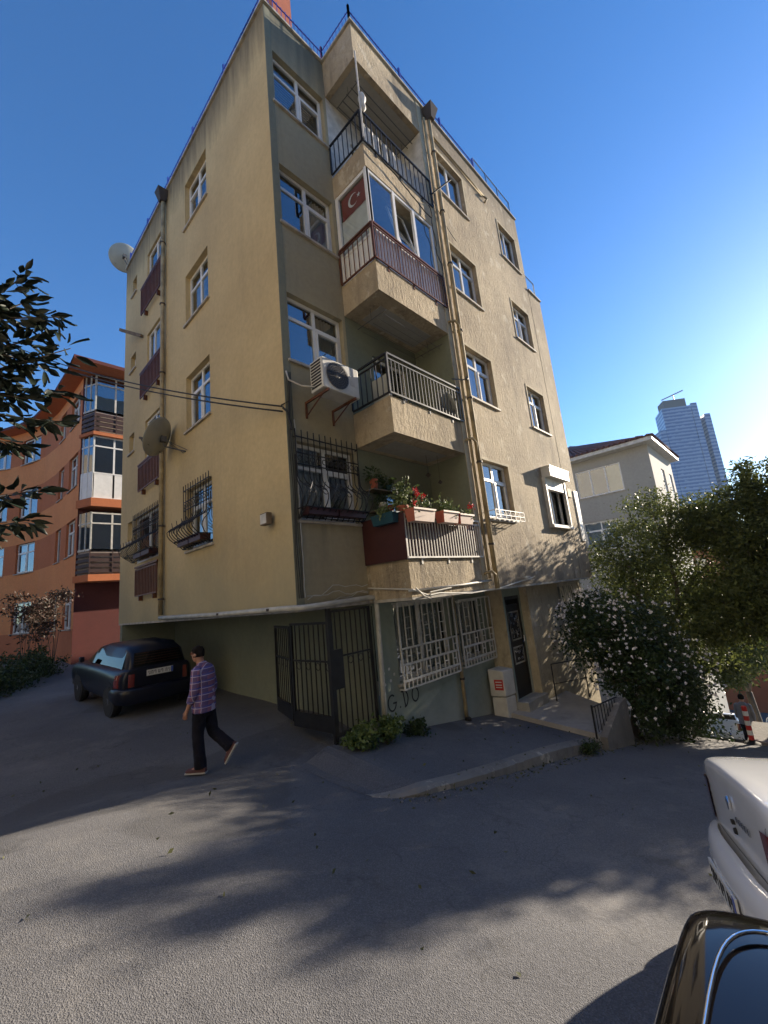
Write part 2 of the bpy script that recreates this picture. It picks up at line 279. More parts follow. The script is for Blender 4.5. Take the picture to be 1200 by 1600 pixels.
# ------------------------------------------------------------------ mesh helpers
class MB:
    def __init__(s, O=(0, 0, 0), U=(1, 0, 0), N=(0, 1, 0), Z=(0, 0, 1)):
        s.v = []; s.f = []; s.mi = []; s.mats = []; s.frame(O, U, N, Z)
    def frame(s, O, U, N, Z=(0, 0, 1)):
        s.O = Vector(O); s.U = Vector(U); s.N = Vector(N); s.Z = Vector(Z); return s
    def P(s, u, n, z): return s.O+s.U*u+s.N*n+s.Z*z
    def add(s, pts, faces, mi=0):
        b = len(s.v); s.v += [tuple(s.P(*p)) for p in pts]
        s.f += [tuple(b+i for i in f) for f in faces]; s.mi += [mi]*len(faces)
    def quad(s, a, b, c, d, mi=0): s.add([a, b, c, d], [(0, 1, 2, 3)], mi)
    def box(s, u0, u1, n0, n1, z0, z1, mi=0):
        s.add([(u0, n0, z0), (u1, n0, z0), (u1, n1, z0), (u0, n1, z0), (u0, n0, z1), (u1, n0, z1), (u1, n1, z1), (u0, n1, z1)],
              [(0, 3, 2, 1), (4, 5, 6, 7), (0, 1, 5, 4), (1, 2, 6, 5), (2, 3, 7, 6), (3, 0, 4, 7)], mi)
    def prism(s, poly, z0, z1, mi=0):
        n = len(poly); z0 = z0 if isinstance(z0, (list, tuple)) else [z0]*n; z1 = z1 if isinstance(z1, (list, tuple)) else [z1]*n
        s.add([(x, y, z0[i]) for i, (x, y) in enumerate(poly)]+[(x, y, z1[i]) for i, (x, y) in enumerate(poly)],
              [tuple(range(n))[::-1], tuple(range(n, 2*n))]+[(i, (i+1) % n, n+(i+1) % n, n+i) for i in range(n)], mi)
    def tube(s, pts, r, k=8, mi=0, caps=True):
        pts = [Vector(p) for p in pts]; n = len(pts); rr = r if isinstance(r, (list, tuple)) else [r]*n
        ring = []; prev = None
        for i, p in enumerate(pts):
            d = (pts[min(i+1, n-1)]-pts[max(i-1, 0)])
            d = d.normalized() if d.length > 1e-9 else Vector((0, 0, 1))
            if prev is None: a = d.orthogonal().normalized()
            else:
                a = prev-d*prev.dot(d); a = a.normalized() if a.length > 1e-6 else d.orthogonal().normalized()
            prev = a; b = d.cross(a)
            ring.append([tuple(p+(a*math.cos(2*math.pi*j/k)+b*math.sin(2*math.pi*j/k))*rr[i]) for j in range(k)])
        fs = []
        for i in range(n-1):
            for j in range(k): fs.append((i*k+j, i*k+(j+1) % k, (i+1)*k+(j+1) % k, (i+1)*k+j))
        if caps: fs += [tuple(range(k))[::-1], tuple((n-1)*k+j for j in range(k))]
        s.add([q for rg in ring for q in rg], fs, mi)
    def lathe(s, c, prof, k=16, mi=0, axis=(0, 0, 1)):
        ax = Vector(axis).normalized(); a = ax.orthogonal().normalized(); b = ax.cross(a); c = Vector(c); pts = []
        for r, h in prof:
            for j in range(k): pts.append(tuple(c+ax*h+(a*math.cos(2*math.pi*j/k)+b*math.sin(2*math.pi*j/k))*max(r, 1e-4)))
        n = len(prof); fs = [(i*k+j, i*k+(j+1) % k, (i+1)*k+(j+1) % k, (i+1)*k+j) for i in range(n-1) for j in range(k)]
        fs += [tuple(range(k))[::-1], tuple((n-1)*k+j for j in range(k))]
        s.add(pts, fs, mi)
    def build(s, name, mats, parent=None, smooth=False, bevel=0, subsurf=0, **props):
        me = bpy.data.meshes.new(name); me.from_pydata(s.v, [], s.f); me.validate()
        mats = mats if isinstance(mats, (list, tuple)) else [mats]
        for x in mats: me.materials.append(M[x] if isinstance(x, str) else x)
        for i, p in enumerate(me.polygons): p.material_index = s.mi[i] if i < len(s.mi) else 0
        bm = bmesh.new(); bm.from_mesh(me); bmesh.ops.recalc_face_normals(bm, faces=bm.faces); bm.to_mesh(me); bm.free()
        if smooth: me.shade_smooth()
        o = bpy.data.objects.new(name, me); COL.objects.link(o)
        if parent is not None:
            o.parent = parent; o.matrix_parent_inverse = world(parent).inverted()
        if bevel:
            b = o.modifiers.new('bevel', 'BEVEL'); b.width = bevel; b.segments = 2; b.limit_method = 'ANGLE'
        if subsurf:
            b = o.modifiers.new('sub', 'SUBSURF'); b.levels = subsurf; b.render_levels = subsurf
        for k_, v_ in props.items(): o[k_] = v_
        return o
def world(o):
    mm = Matrix.LocRotScale(o.location, o.rotation_euler, o.scale) if o.parent is None else world(o.parent) @ o.matrix_parent_inverse @ Matrix.LocRotScale(o.location, o.rotation_euler, o.scale)
    return mm
def thing(name, label, cat, loc=(0, 0, 0), group=None):
    o = bpy.data.objects.new(name, None); COL.objects.link(o); o.location = loc; o.empty_display_size = 0.3
    o['label'] = label; o['category'] = cat
    if group: o['group'] = group
    return o
def tag(o, label, cat, group=None):
    o['label'] = label; o['category'] = cat
    if group: o['group'] = group
    return o
def copy_tree(o, loc, label, group=None, rotz=None):
    c = o.copy(); COL.objects.link(c); c.location = loc
    if rotz is not None: c.rotation_euler = (0, 0, rotz)
    c['label'] = label
    if group: c['group'] = group
    def rec(src, dst):
        for ch in src.children:
            k = ch.copy(); COL.objects.link(k); k.parent = dst; rec(ch, k)
    rec(o, c); return c
def np_mesh(name, V, Fc, mat, parent=None, smooth=False, **props):
    me = bpy.data.meshes.new(name); V = np.asarray(V, dtype=np.float32); Fc = np.asarray(Fc, dtype=np.int32)
    me.vertices.add(len(V)); me.vertices.foreach_set('co', V.ravel())
    nf, k = Fc.shape; me.loops.add(nf*k); me.loops.foreach_set('vertex_index', Fc.ravel())
    me.polygons.add(nf); me.polygons.foreach_set('loop_start', np.arange(0, nf*k, k, dtype=np.int32))
    me.update(calc_edges=True); me.validate(); me.materials.append(M[mat])
    if smooth: me.shade_smooth()
    o = bpy.data.objects.new(name, me); COL.objects.link(o)
    if parent is not None: o.parent = parent; o.matrix_parent_inverse = world(parent).inverted()
    for k_, v_ in props.items(): o[k_] = v_
    return o
def leaves(name, centers, L, W, mat, parent, seed=0, droop=0.3, dirs=None, **props):
    rng = np.random.default_rng(seed); C = np.asarray(centers, float); n = len(C)
    d = rng.normal(size=(n, 3)) if dirs is None else np.asarray(dirs, float)+rng.normal(size=(n, 3))*0.35
    d[:, 2] -= droop; d /= np.linalg.norm(d, axis=1)[:, None]
    q = rng.normal(size=(n, 3)); q[:, 2] *= 0.5
    s = np.cross(d, q); s /= np.linalg.norm(s, axis=1)[:, None]+1e-9; up_ = np.cross(s, d)
    l = (L*rng.uniform(0.6, 1.3, n))[:, None]; w_ = (W*rng.uniform(0.7, 1.2, n))[:, None]
    a = C; b = C+d*l*0.5+s*w_*0.5+up_*w_*0.18; c = C+d*l; e = C+d*l*0.5-s*w_*0.5+up_*w_*0.18
    V = np.stack([a, b, c, e], 1).reshape(-1, 3); Fc = np.arange(4*n).reshape(n, 4)
    F3 = np.concatenate([Fc[:, [0, 1, 2]], Fc[:, [0, 2, 3]]])
    return np_mesh(name, V, F3, mat, parent, **props)
def crown_points(blobs, n, seed=0, shell=0.55):
    """leaf positions in clumps scattered through several ellipsoids"""
    rng = np.random.default_rng(seed); out = []
    vol = np.array([b[1][0]*b[1][1]*b[1][2] for b in blobs])**0.75; vol /= vol.sum()
    for (c, r), wv in zip(blobs, vol):
        m_ = int(n*wv); nc = max(6, m_//60)
        d = rng.normal(size=(nc, 3)); d /= np.linalg.norm(d, axis=1)[:, None]
        rad = rng.uniform(shell, 1.0, nc)[:, None]; cl = d*rad*np.array(r)+np.array(c)
        idx = rng.integers(0, nc, m_); sp = 0.13*np.array(r).mean()+0.05
        out.append(cl[idx]+rng.normal(size=(m_, 3))*sp*np.array([1, 1, 0.6]))
    return np.concatenate(out)

# ------------------------------------------------------------------ ground
def smooth(a, b, x):
    t = min(1, max(0, (x-a)/(b-a))); return t*t*(3-2*t)
GX = [-60, -20, -6, -3.7, -2, 0, 3, 6.5, 9, 18, 40, 120, 900]; GZ = [0.6, -0.9, -1.42, -1.53, -1.82, -2.22, -2.78, -3.42, -3.97, -7.1, -13, -28, -60]
def gz(x, y):
    b = float(np.interp(x, GX, GZ))
    k = smooth(-1.0, 2.0, y)*(1-smooth(1.8, 3.2, x))
    b = b*(1-k)+k*(-2.04+0.05*min(14, max(0, y-3))+0.02*max(0, -x-3)+0.02*math.sin(x*0.9+y*0.5))
    return b+0.012*math.sin(1.7*x+0.4*y)+0.01*math.sin(2.3*y-0.6*x)
ax = np.concatenate([-np.geomspace(900, 14, 14), np.arange(-12, 22, 0.25), np.geomspace(23, 900, 14)])
ay = np.concatenate([-np.geomspace(900, 14, 14), np.arange(-12, 34, 0.25), np.geomspace(36, 900, 12)])
GV = [(x, y, gz(x, y)) for y in ay for x in ax]; nx = len(ax)
GF = [(j*nx+i, j*nx+i+1, (j+1)*nx+i+1, (j+1)*nx+i) for j in range(len(ay)-1) for i in range(nx-1)]
np_mesh('ground', GV, GF, 'asphalt', smooth=True, kind='structure')

# sidewalk with a broken kerb
def kerb_y(x): return -1.76-0.085*x-0.05*math.sin(1.3*x)+0.22*max(0, 0.45-x)**2*4
def side_z(x, y): return -1.98-0.158*x+0.085*y
mb = MB(); xs = np.linspace(-0.1, 5.2, 40); rng = random.Random(3)
ring = []
for i, x in enumerate(xs):
    ky = kerb_y(x); fade = smooth(-0.1, 0.5, x)
    zt = side_z(x, ky)*fade+(gz(x, ky)+0.01)*(1-fade)
    row = [(x, ky-0.05, gz(x, ky-0.05)-0.3), (x, ky-0.04+rng.uniform(-.015, .015), zt-0.03), (x, ky+0.03, zt+rng.uniform(-.01, .006))]
    for y in np.linspace(ky+0.14, 0.02, 9):
        zz = side_z(x, y)
        zz = zz*fade+(gz(x, y)+0.004)*(1-fade); row.append((x, y, zz))
    ring.append(row)
nr = len(ring[0])
mb.add([p for r_ in ring for p in r_], [(i*nr+j, (i+1)*nr+j, (i+1)*nr+j+1, i*nr+j+1) for i in range(len(ring)-1) for j in range(nr-1)])
mb.mi = [1 if (k % (nr-1)) < 3 else 0 for k in range(len(mb.f))]
sw = mb.build('sidewalk', ['asphalt', 'concrete'], kind='structure', smooth=False)
# entrance terrace
mb = MB(); mb.prism([(5.15, 0.0), (4.98, -2.25), (6.45, -2.35), (7.6, -0.66), (5.45, -0.4)], -4.6, [-2.70, -2.86, -2.86, -2.80, -2.72])
mb.build('entrance_terrace', 'marble', kind='structure')

# ------------------------------------------------------------------ the yellow apartment building
H = 2.85; D = 0.997; W1 = 1.546; W2 = 3.776; WE = 9.2; WE2 = 10.15; AE = 9.476; RT = 12.415
bld = thing('apartment_building', 'ochre five storey corner block with stained stucco, projecting balconies and a blue roof railing', 'building', (1, 1, -2))
FA = dict(O=(0, 0, 0), U=(0, 1, 0), N=(-1, 0, 0)); FC = dict(O=(0, 0, 0), U=(1, 0, 0), N=(0, -1, 0)); FB = dict(O=(0, -D, 0), U=(1, 0, 0), N=(0, -1, 0))
def wall(fr, u0, u1, z0, z1, holes, name, mats, parent, rev=0.17, room=0.9, thick=0.0):
    mb = MB(**fr); us = sorted({u0, u1, *[h[0] for h in holes], *[h[1] for h in holes]}); zs = sorted({z0, z1, *[h[2] for h in holes], *[h[3] for h in holes]})
    us = [u for u in us if u0 <= u <= u1]; zs = [z for z in zs if z0 <= z <= z1]
    for i in range(len(us)-1):
        for j in range(len(zs)-1):
            cu, cz = (us[i]+us[i+1])/2, (zs[j]+zs[j+1])/2
            if any(h[0] < cu < h[1] and h[2] < cz < h[3] for h in holes): continue
            mb.quad((us[i], 0, zs[j]), (us[i+1], 0, zs[j]), (us[i+1], 0, zs[j+1]), (us[i], 0, zs[j+1]))
    for (a, b, c, d) in [h[:4] for h in holes]:
        for n0, n1, mi in ((0, -rev, 0), (-rev, -room, 1)):
            mb.quad((a, n0, c), (a, n1, c), (a, n1, d), (a, n0, d), mi); mb.quad((b, n0, c), (b, n1, c), (b, n1, d), (b, n0, d), mi)
            mb.quad((a, n0, c), (b, n0, c), (b, n1, c), (a, n1, c), mi); mb.quad((a, n0, d), (b, n0, d), (b, n1, d), (a, n1, d), mi)
        mb.quad((a, -room, c), (b, -room, c), (b, -room, d), (a, -room, d), 1)
    return mb.build(name, mats, parent)
def window(fr, h, parent, style='cross', cur='net', open_=False, sill=True, rev=0.13, mat='white', grouped=None):
    a, b, c, d = h; w_, hh = b-a, d-c; mb = MB(**fr); t = 0.065
    n0, n1 = -rev-0.05, -rev
    mb.box(a+.003, a+t, n0, n1, c+.003, d-.003); mb.box(b-t, b-.003, n0, n1, c+.003, d-.003); mb.box(a+t, b-t, n0, n1, c+.003, c+t); mb.box(a+t, b-t, n0, n1, d-t, d-.003)
    mu = a+w_*0.5; tz = c+hh*0.69
    if style == 'cross':
        mb.box(mu-.035, mu+.035, n0, n1, c+t, d-t); mb.box(a+t, mu-.035, n0, n1, tz-.03, tz+.03); mb.box(mu+.035, b-t, n0, n1, tz-.03, tz+.03)
        if not open_:
            s0, s1 = (mu+.035, b-t); mb.box(s0, s0+.04, n0, n1+.015, c+t, tz-.03); mb.box(s1-.04, s1, n0, n1+.015, c+t, tz-.03); mb.box(s0+.04, s1-.04, n0, n1+.015, c+t, c+t+.04); mb.box(s0+.04, s1-.04, n0, n1+.015, tz-.07, tz-.03)
        else:
            s0, s1 = (a+t, mu-.035); zz0, zz1 = c+t, tz-.03
            for q in range(6):
                f0, f1 = q/6, (q+1)/6; o0, o1 = 0.0+0.16*f0, 0.16*f1
                for uu in (s0, s1-.045): mb.add([(uu, n1-o0*1-.04, zz0+(zz1-zz0)*f0), (uu+.045, n1-o0-.04, zz0+(zz1-zz0)*f0), (uu+.045, n1-o1-.04, zz0+(zz1-zz0)*f1), (uu, n1-o1-.04, zz0+(zz1-zz0)*f1)], [(0, 1, 2, 3)])
    elif style == 'two':
        mb.box(mu-.035, mu+.035, n0, n1, c+t, d-t)
    elif style == 'three':
        for q in (1/3, 2/3): mb.box(a+w_*q-.03, a+w_*q+.03, n0, n1, c+t, d-t)
    elif style == 'single': pass
    fo = mb.build('window', mat, parent)
    pb = MB(**fr); pb.quad((a+t, n0+.025, c+t), (b-t, n0+.025, c+t), (b-t, n0+.025, d-t), (a+t, n0+.025, d-t)); pb.build('pane', 'glass', fo)
    if sill:
        sb = MB(**fr); sb.box(a-.06, b+.06, -.12, .05, c-.05, c-.005); sb.build('sill', 'sillstone', fo)
    if cur:
        cb = MB(**fr); nn = 26; rg = random.Random(int(a*100+c*10))
        lo = c+.02; ua, ub = (a+.03, b-.03)
        if cur == 'left': ub = mu-.02
        if cur == 'right': ua = mu+.02
        if cur == 'half': lo = c+hh*0.45
        if cur == 'blind':
            z = c+.03
            while z < d-.05: cb.box(ua, ub, n0-.10, n0-.085, z, z+.045); z += .075
        else:
            pts = []
            for i in range(nn+1):
                u = ua+(ub-ua)*i/nn; n = n0-.10-.022*math.sin(i*1.9+rg.random())
                pts += [(u, n, lo), (u, n, d-.02)]
            cb.add(pts, [(2*i, 2*i+2, 2*i+3, 2*i+1) for i in range(nn)])
        cb.build('curtain' if cur != 'blind' else 'blind', 'blind' if cur == 'blind' else ('curtain_y' if cur == 'yellow' else 'curtain'), fo)
    return fo
# --- left facade
a1 = [(2.842, 4.166, 1.468+H*k, 2.879+H*k) for k in range(4)]
fr_ = [(5.75, 8.05, 1.62, 2.95), (5.68, 7.22, 4.45, 5.73), (5.70, 7.13, 7.33, 8.53), (5.72, 7.2, 10.52, 11.43)]
sm = [(8.26, 8.72, 2.36, 2.97), (8.26, 8.76, 5.17, 5.79), (8.24, 8.76, 8.0, 8.56), (8.28, 8.72, 10.84, 11.45)]
sm[0] = (8.3, 8.75, 2.36, 2.97); fr_[0] = (5.8, 8.0, 1.62, 2.95)
wall(FA, 0, AE, 0, RT, a1+fr_+sm, 'facade_wall', ['ochre', 'room'], bld, rev=0.2)
wa = [window(FA, h, bld, 'cross', ['net', None, 'right', 'left'][k], open_=(k == 2), rev=0.12) for k, h in enumerate(a1)]
wf = [window(FA, h, bld, ['two', 'two', 'three', 'two'][k], ['left', None, 'net', None][k], rev=0.06, sill=False) for k, h in enumerate(fr_)]
for h in sm: window(FA, h, bld, 'single', None, rev=0.12)
# --- recessed corner strip beside the balconies
cw = [(0.165, 1.468, 1.388+H*k, 2.747+H*k) for k in range(4)]
wall(FC, 0, W1, 0, RT, cw, 'facade_wall', ['olive', 'room'], bld, rev=0.14)
wc = [window(FC, h, bld, 'cross', ['left', 'right', 'right', 'blind'][k], rev=0.11) for k, h in enumerate(cw)]
mb = MB(**FC); mb.box(0.0, 0.145, 0.0, 0.012, 0, RT-.06); mb.build('corner_strip', 'olive_strip', bld)
# --- sunlit right facade
b1 = [(4.398, 5.631, 1.508+H*k, 2.842+H*k) for k in range(4)]
b2 = [(7.66, 8.95, 1.53, 2.72)]+[(7.64, 8.788, 1.508+H*k, 2.79+H*k) for k in (1, 2, 3)]
wall(FB, W2, WE, 0, RT, b1+b2, 'facade_wall', ['stucco', 'room'], bld, rev=0.2)
wall(FB, WE+.03, WE2, 0, 9.62, [], 'facade_wall', ['stucco', 'room'], bld)
mb = MB(**FB); mb.box(WE, WE+.03, -.06, -.02, 0, 9.62); mb.build('expansion_joint', 'room', bld)
wb = [window(FB, h, bld, ['cross', 'cross', 'cross', 'two'][k], [None, 'left', 'net', 'right'][k], open_=(k == 2), rev=0.11) for k, h in enumerate(b1)]
for k, h in enumerate(b2): window(FB, h, bld, ['two', 'cross', 'cross', 'two'][k], [None, 'left', 'net', 'right'][k], rev=0.11, sill=(k > 0))
def surround(h, w_=.055):
    a, b, c, d = h; mb = MB(**FB); mb.box(a-w_, a, 0, .014, c, d+w_); mb.box(b, b+w_, 0, .014, c, d+w_); mb.box(a, b, 0, .014, d, d+w_); mb.build('window_surround', 'yellow_low', bld)
for h in b1+b2[1:]: surround(h)
# other walls, floor plates and roof
mb = MB()
mb.quad((WE, -D, 9.62), (WE, 9.4, 9.62), (WE, 9.4, RT), (WE, -D, RT)); mb.quad((WE2, -D, 0), (WE2, 9.4, 0), (WE2, 9.4, 9.62), (WE2, -D, 9.62))
mb.quad((0, AE, 0), (WE2, AE, 0), (WE2, AE, 9.62), (0, AE, 9.62)); mb.quad((0, AE, 9.62), (WE, AE, 9.62), (WE, AE, RT), (0, AE, RT))
mb.build('end_wall', 'grey_house', bld)
mb = MB(); outline = [(0, 0), (W1, 0), (W1, -D), (WE2, -D), (WE2, AE), (0, AE)]
mb.prism([(.005, .005), (W1+.005, .005), (W1+.005, -D+.005), (WE2-.005, -D+.005), (WE2-.005, AE-.005), (.005, AE-.005)], -.05, .08)
mb.build('soffit_slab', 'coping', bld)
mb = MB(); mb.prism([(.1, .1), (W1+.1, .1), (W1+.1, -D+.1), (WE-.1, -D+.1), (WE-.1, AE-.1), (.1, AE-.1)], 12.0, 12.15); mb.prism([(WE, -D+.1), (WE2-.1, -D+.1), (WE2-.1, AE-.1), (WE, AE-.1)], 9.2, 9.35); mb.build('roof_slab', 'concrete', bld)
mb = MB()
def cop(a, b, z, w_=.24, o=.05):
    a = Vector((*a, 0)); b = Vector((*b, 0)); d = (b-a).normalized(); n = Vector((d.y, -d.x, 0)); q = MB.__new__(MB)
    p = [a+n*o, b+n*o, b-n*w_, a-n*w_]; mb.prism([(v.x, v.y) for v in p], z, z+.05)
cop((0, AE), (0, -.05), RT); cop((-.0+.24, 0), (W1, 0), RT); cop((W1, -.05), (W1, -D-.05), RT); cop((W1+.24, -D), (WE, -D), RT); cop((WE, -D), (WE2, -D), 9.62)
mb.build('coping', 'coping', bld)
# balconies (loggias): parapets, floors, back walls
bal = [(0.0, .62), (2.86, 3.55), (5.72, 6.39), (8.58, 9.14), (11.42, RT)]
for i, (z0, z1) in enumerate(bal):
    mb = MB()
    if i < 4:
        mb.box(W1, W2, -D, -D+.12, z0, z1); mb.box(W1, W1+.12, -D+.12, 0, z0, z1); mb.box(W1+.12, W2, -D+.12, 0, z0+.003, z0+.14)
        mb.build('balcony_parapet', 'parapet', bld)
    else:
        mb.box(W1, W2, -D, -D+.12, z0, z1); mb.box(W1, W1+.12, -D+.12, 0, z0, z1); mb.build('roof_fascia', 'parapet', bld)
        mb = MB(); mb.box(W1+.12, W2, -D+.12, 0, z0+.02, z0+.14); mb.build('balcony_ceiling', 'ceiling', bld)
for i in range(3): mb = MB(); mb.box(W1+.35, W2-.25, -D+.3, -.15, bal[i+1][0]-.012, bal[i+1][0]-.002); mb.build('ceiling_panel', 'ceiling', bld)
doors = []
for k in range(4):
    z0 = bal[k][0]+.14; z1 = bal[k+1][0]
    dh = (2.25, 3.35, z0+.02, z0+2.1) if k < 3 else (2.25, 3.35, z0+.02, z0+2.0)
    wall(FC, W1, W2, z0, z1, [dh], 'balcony_wall', ['green_wall' if k < 3 else 'white_dirty', 'room'], bld, rev=0.1)
    do = window(FC, dh, bld, 'two', None, sill=False, rev=.05); do.name = 'balcony_door'
    mb = MB(); mb.quad((W2, -D, z0), (W2, 0, z0), (W2, 0, z1), (W2, -D, z1)); mb.build('balcony_wall', 'green_wall' if k < 3 else 'white_dirty', bld)
# pilaster end beside the downpipe
mb = MB(**FB); mb.box(W2-.01, W2+.16, 0, .012, 0, RT); mb.build('pilaster', 'yellow_low', bld)
# --- railings
def railing(fr, u0, u1, z0, z1, mat, step=.1, n=.03, r=.008, mid=None, feet=0, name='railing', rb=.016, parent=None):
    mb = MB(**fr); mb.box(u0, u1, n-.018, n+.018, z1-.035, z1); mb.box(u0, u1, n-.014, n+.014, z0, z0+.03)
    if mid: mb.box(u0, u1, n-.012, n+.012, mid, mid+.025)
    k = max(2, int(round((u1-u0)/step)))
    for i in range(k+1):
        u = u0+(u1-u0)*i/k; t = rb if i in (0, k) else r
        mb.box(u-t, u+t, n-t, n+t, z0+.03, (mid if mid and i not in (0, k) else z1-.035))
    for i in range(feet):
        u = u0+(u1-u0)*(i+.5)/feet; mb.box(u-.02, u+.02, -.01, n-.018, z0-.1, z0+.02)
    return mb.build(name, mat, parent or bld)
FS = dict(O=(W1, 0, 0), U=(0, -1, 0), N=(-1, 0, 0))
for k, (z0, z1, mt, st, mid) in enumerate([(.63, 1.39, 'white_dirty', .085, 1.28), (3.58, 4.38, 'grey_iron', .105, 4.25), (6.39, 7.22, 'brown_iron', .095, 7.12), (9.16, 9.96, 'iron', .16, None)]):
    railing(FB, W1-.03, W2+.08, z0, z1, mt, st, mid=mid, feet=3); railing(FS, .04, D+.01, z0, z1, 'iron' if k != 2 else 'brown_iron', .13, mid=mid)
mb = MB(**FS); mb.box(.03, D+.05, .05, .062, .62, 1.42); mb.build('railing_sheet', 'maroon_sheet', bld)
mb = MB(**FB); mb.box(W1-.04, W2, -.03, -.02, .64, 1.3); mb.build('railing_sheet', 'maroon_sheet', bld)
# white enclosure of the third floor balcony
mb = MB(**FB)
for a, b in ((W1+.0, W1+.09), (2.33, 2.40), (3.0, 3.07), (3.68, 3.76)): mb.box(a, b, -.07, -.01, 6.39, 8.58)
for z in (6.39, 7.22, 8.51): mb.box(W1+.09, 3.68, -.065, -.015, z, z+.07)
mb.box(W1+.09, 3.68, -.05, -.03, 6.46, 7.22)
mb.frame(**FS)
mb.box(D-.09, D-.0-.07+.06, -.07, -.01, 6.39, 8.58); mb.box(0.01, .1, -.07, -.01, 6.39, 8.58); mb.box(.1, D-.09, -.065, -.015, 8.5, 8.58); mb.box(.1, D-.09, -.065, -.015, 6.39, 6.46); mb.box(.1, D-.09, -.05, -.03, 6.46, 7.0); mb.box(.1, D-.09, -.065, -.015, 7.0, 7.06)
enc = mb.build('balcony_enclosure', 'white', bld)
mb = MB(**FB); mb.quad((W1+.09, -.04, 7.29), (2.33, -.04, 7.29), (2.33, -.04, 8.51), (W1+.09, -.04, 8.51)); mb.quad((3.07, -.04, 7.29), (3.68, -.04, 7.29), (3.68, -.04, 8.51), (3.07, -.04, 8.51))
mb.quad((2.42, -.02, 7.3), (2.98, -.02, 7.3), (2.98, -.28, 8.45), (2.42, -.28, 8.45)); mb.build('pane', 'glass', enc)
mb = MB(**FB)
for u in (2.42, 2.93): mb.add([(u, -.01, 7.3), (u+.05, -.01, 7.3), (u+.05, -.27, 8.45), (u, -.27, 8.45), (u, -.05, 7.3), (u+.05, -.05, 7.3), (u+.05, -.31, 8.45), (u, -.31, 8.45)], [(0, 1, 2, 3), (4, 5, 6, 7), (0, 3, 7, 4), (1, 2, 6, 5), (3, 2, 6, 7)])
mb.add([(2.42, -.27, 8.41), (2.98, -.27, 8.41), (2.98, -.28, 8.46), (2.42, -.28, 8.46)], [(0, 1, 2, 3)]); mb.build('tilted_sash', 'white', enc)
mb = MB(**FS); mb.quad((.1, -.04, 7.06), (D-.09, -.04, 7.06), (D-.09, -.04, 8.5), (.1, -.04, 8.5)); mb.build('pane', 'glass_clear', enc)
mb = MB(**FS); mb.box(.1, D-.09, -.09, -.085, 7.06, 7.95); mb.build('frosted_film', 'curtain', enc)
# crescent-and-star flag hung inside the side pane
fl = thing('flag', 'small red flag with white crescent and star behind the glazed balcony corner', 'flag', (W1, -.5, 7.95))
mb = MB(**FS); n_ = 14
mb.add([(.14+(D-.27)*i/n_, -.075-.006*math.sin(i*1.3), z) for i in range(n_+1) for z in (7.93, 8.47)], [(2*i, 2*i+2, 2*i+3, 2*i+1) for i in range(n_)]); mb.build('cloth', 'flagred', fl)
mb = MB(**FS); pts = []; cx, cz = .50, 8.2
for i in range(25):
    a = R(38+284*i/24); pts.append((cx+.15*math.cos(a), -.062, cz+.15*math.sin(a)))
for i in range(25):
    a = R(322-284*i/24); q = R(48+264*(24-i)/24); pts.append((cx+.035+.125*math.cos(q), -.062, cz+.125*math.sin(q)))
mb.add(pts, [(i, i+1, 48-i, 49-i) for i in range(24)])
st = []
for i in range(10):
    a = R(90+36*i); r_ = .06 if i % 2 == 0 else .025; st.append((cx+.17+r_*math.sin(a), -.062, cz+r_*math.cos(a)))
st.append((cx+.17, -.062, cz)); mb.add(st, [(i, (i+1) % 10, 10) for i in range(10)]); mb.build('crescent_and_star', 'white', fl)
# --- roof railings (blue), glass screens
def roofrail(a, b, z, h=.5, post=1.9):
    a = Vector((*a, z)); b = Vector((*b, z)); L = (b-a).length; d = (b-a)/L; mb = MB()
    mb.tube([a+Vector((0, 0, h)), b+Vector((0, 0, h))], .014, 6); mb.tube([a+Vector((0, 0, .1)), b+Vector((0, 0, .1))], .012, 6)
    k = int(L/.11)
    for i in range(k+1):
        p = a+d*(L*i/k); mb.tube([p+Vector((0, 0, .04)), p+Vector((0, 0, h+.07))], .008, 4)
    k = max(1, int(round(L/post)))
    for i in range(k+1):
        p = a+d*(L*i/k); mb.box(p.x-.022, p.x+.022, p.y-.022, p.y+.022, p.z, p.z+h+.16)
    mb.build('roof_railing', 'blue_iron', bld)
roofrail((.08, AE-.1), (.08, .08), RT+.05); roofrail((.08, .08), (W1+.08, .08), RT+.05); roofrail((W1+.08, .08), (W1+.08, -D+.08), RT+.05); roofrail((W1+.08, -D+.08), (6.75, -D+.08), RT+.05)
mb = MB(); mb.box(6.8, 9.1, -D+.075, -D+.085, RT+.1, RT+.75); mb.build('glass_screen', 'glass_clear', bld)
mb = MB(); mb.box(9.15, 9.16, -D+.1, 2, RT+.1, RT+.75); mb.build('glass_screen', 'glass_clear', bld)
mb = MB(); mb.box(9.25, 10.05, -D+.075, -D+.085, 9.7, 10.35); mb.build('glass_screen', 'glass_clear', bld)
mb = MB()
for x in (6.8, 7.55, 8.3, 9.12): mb.box(x-.015, x+.015, -D+.06, -D+.1, RT+.05, RT+.78)
mb.box(6.8, 9.12, -D+.065, -D+.095, RT+.76, RT+.78); mb.build('screen_frame', 'alloy', bld); mb = MB()
for x in (9.27, 10.05): mb.box(x-.015, x+.015, -D+.06, -D+.1, 9.66, 10.38)
mb.box(9.27, 10.05, -D+.065, -D+.095, 10.36, 10.38); mb.build('screen_frame', 'alloy', bld)
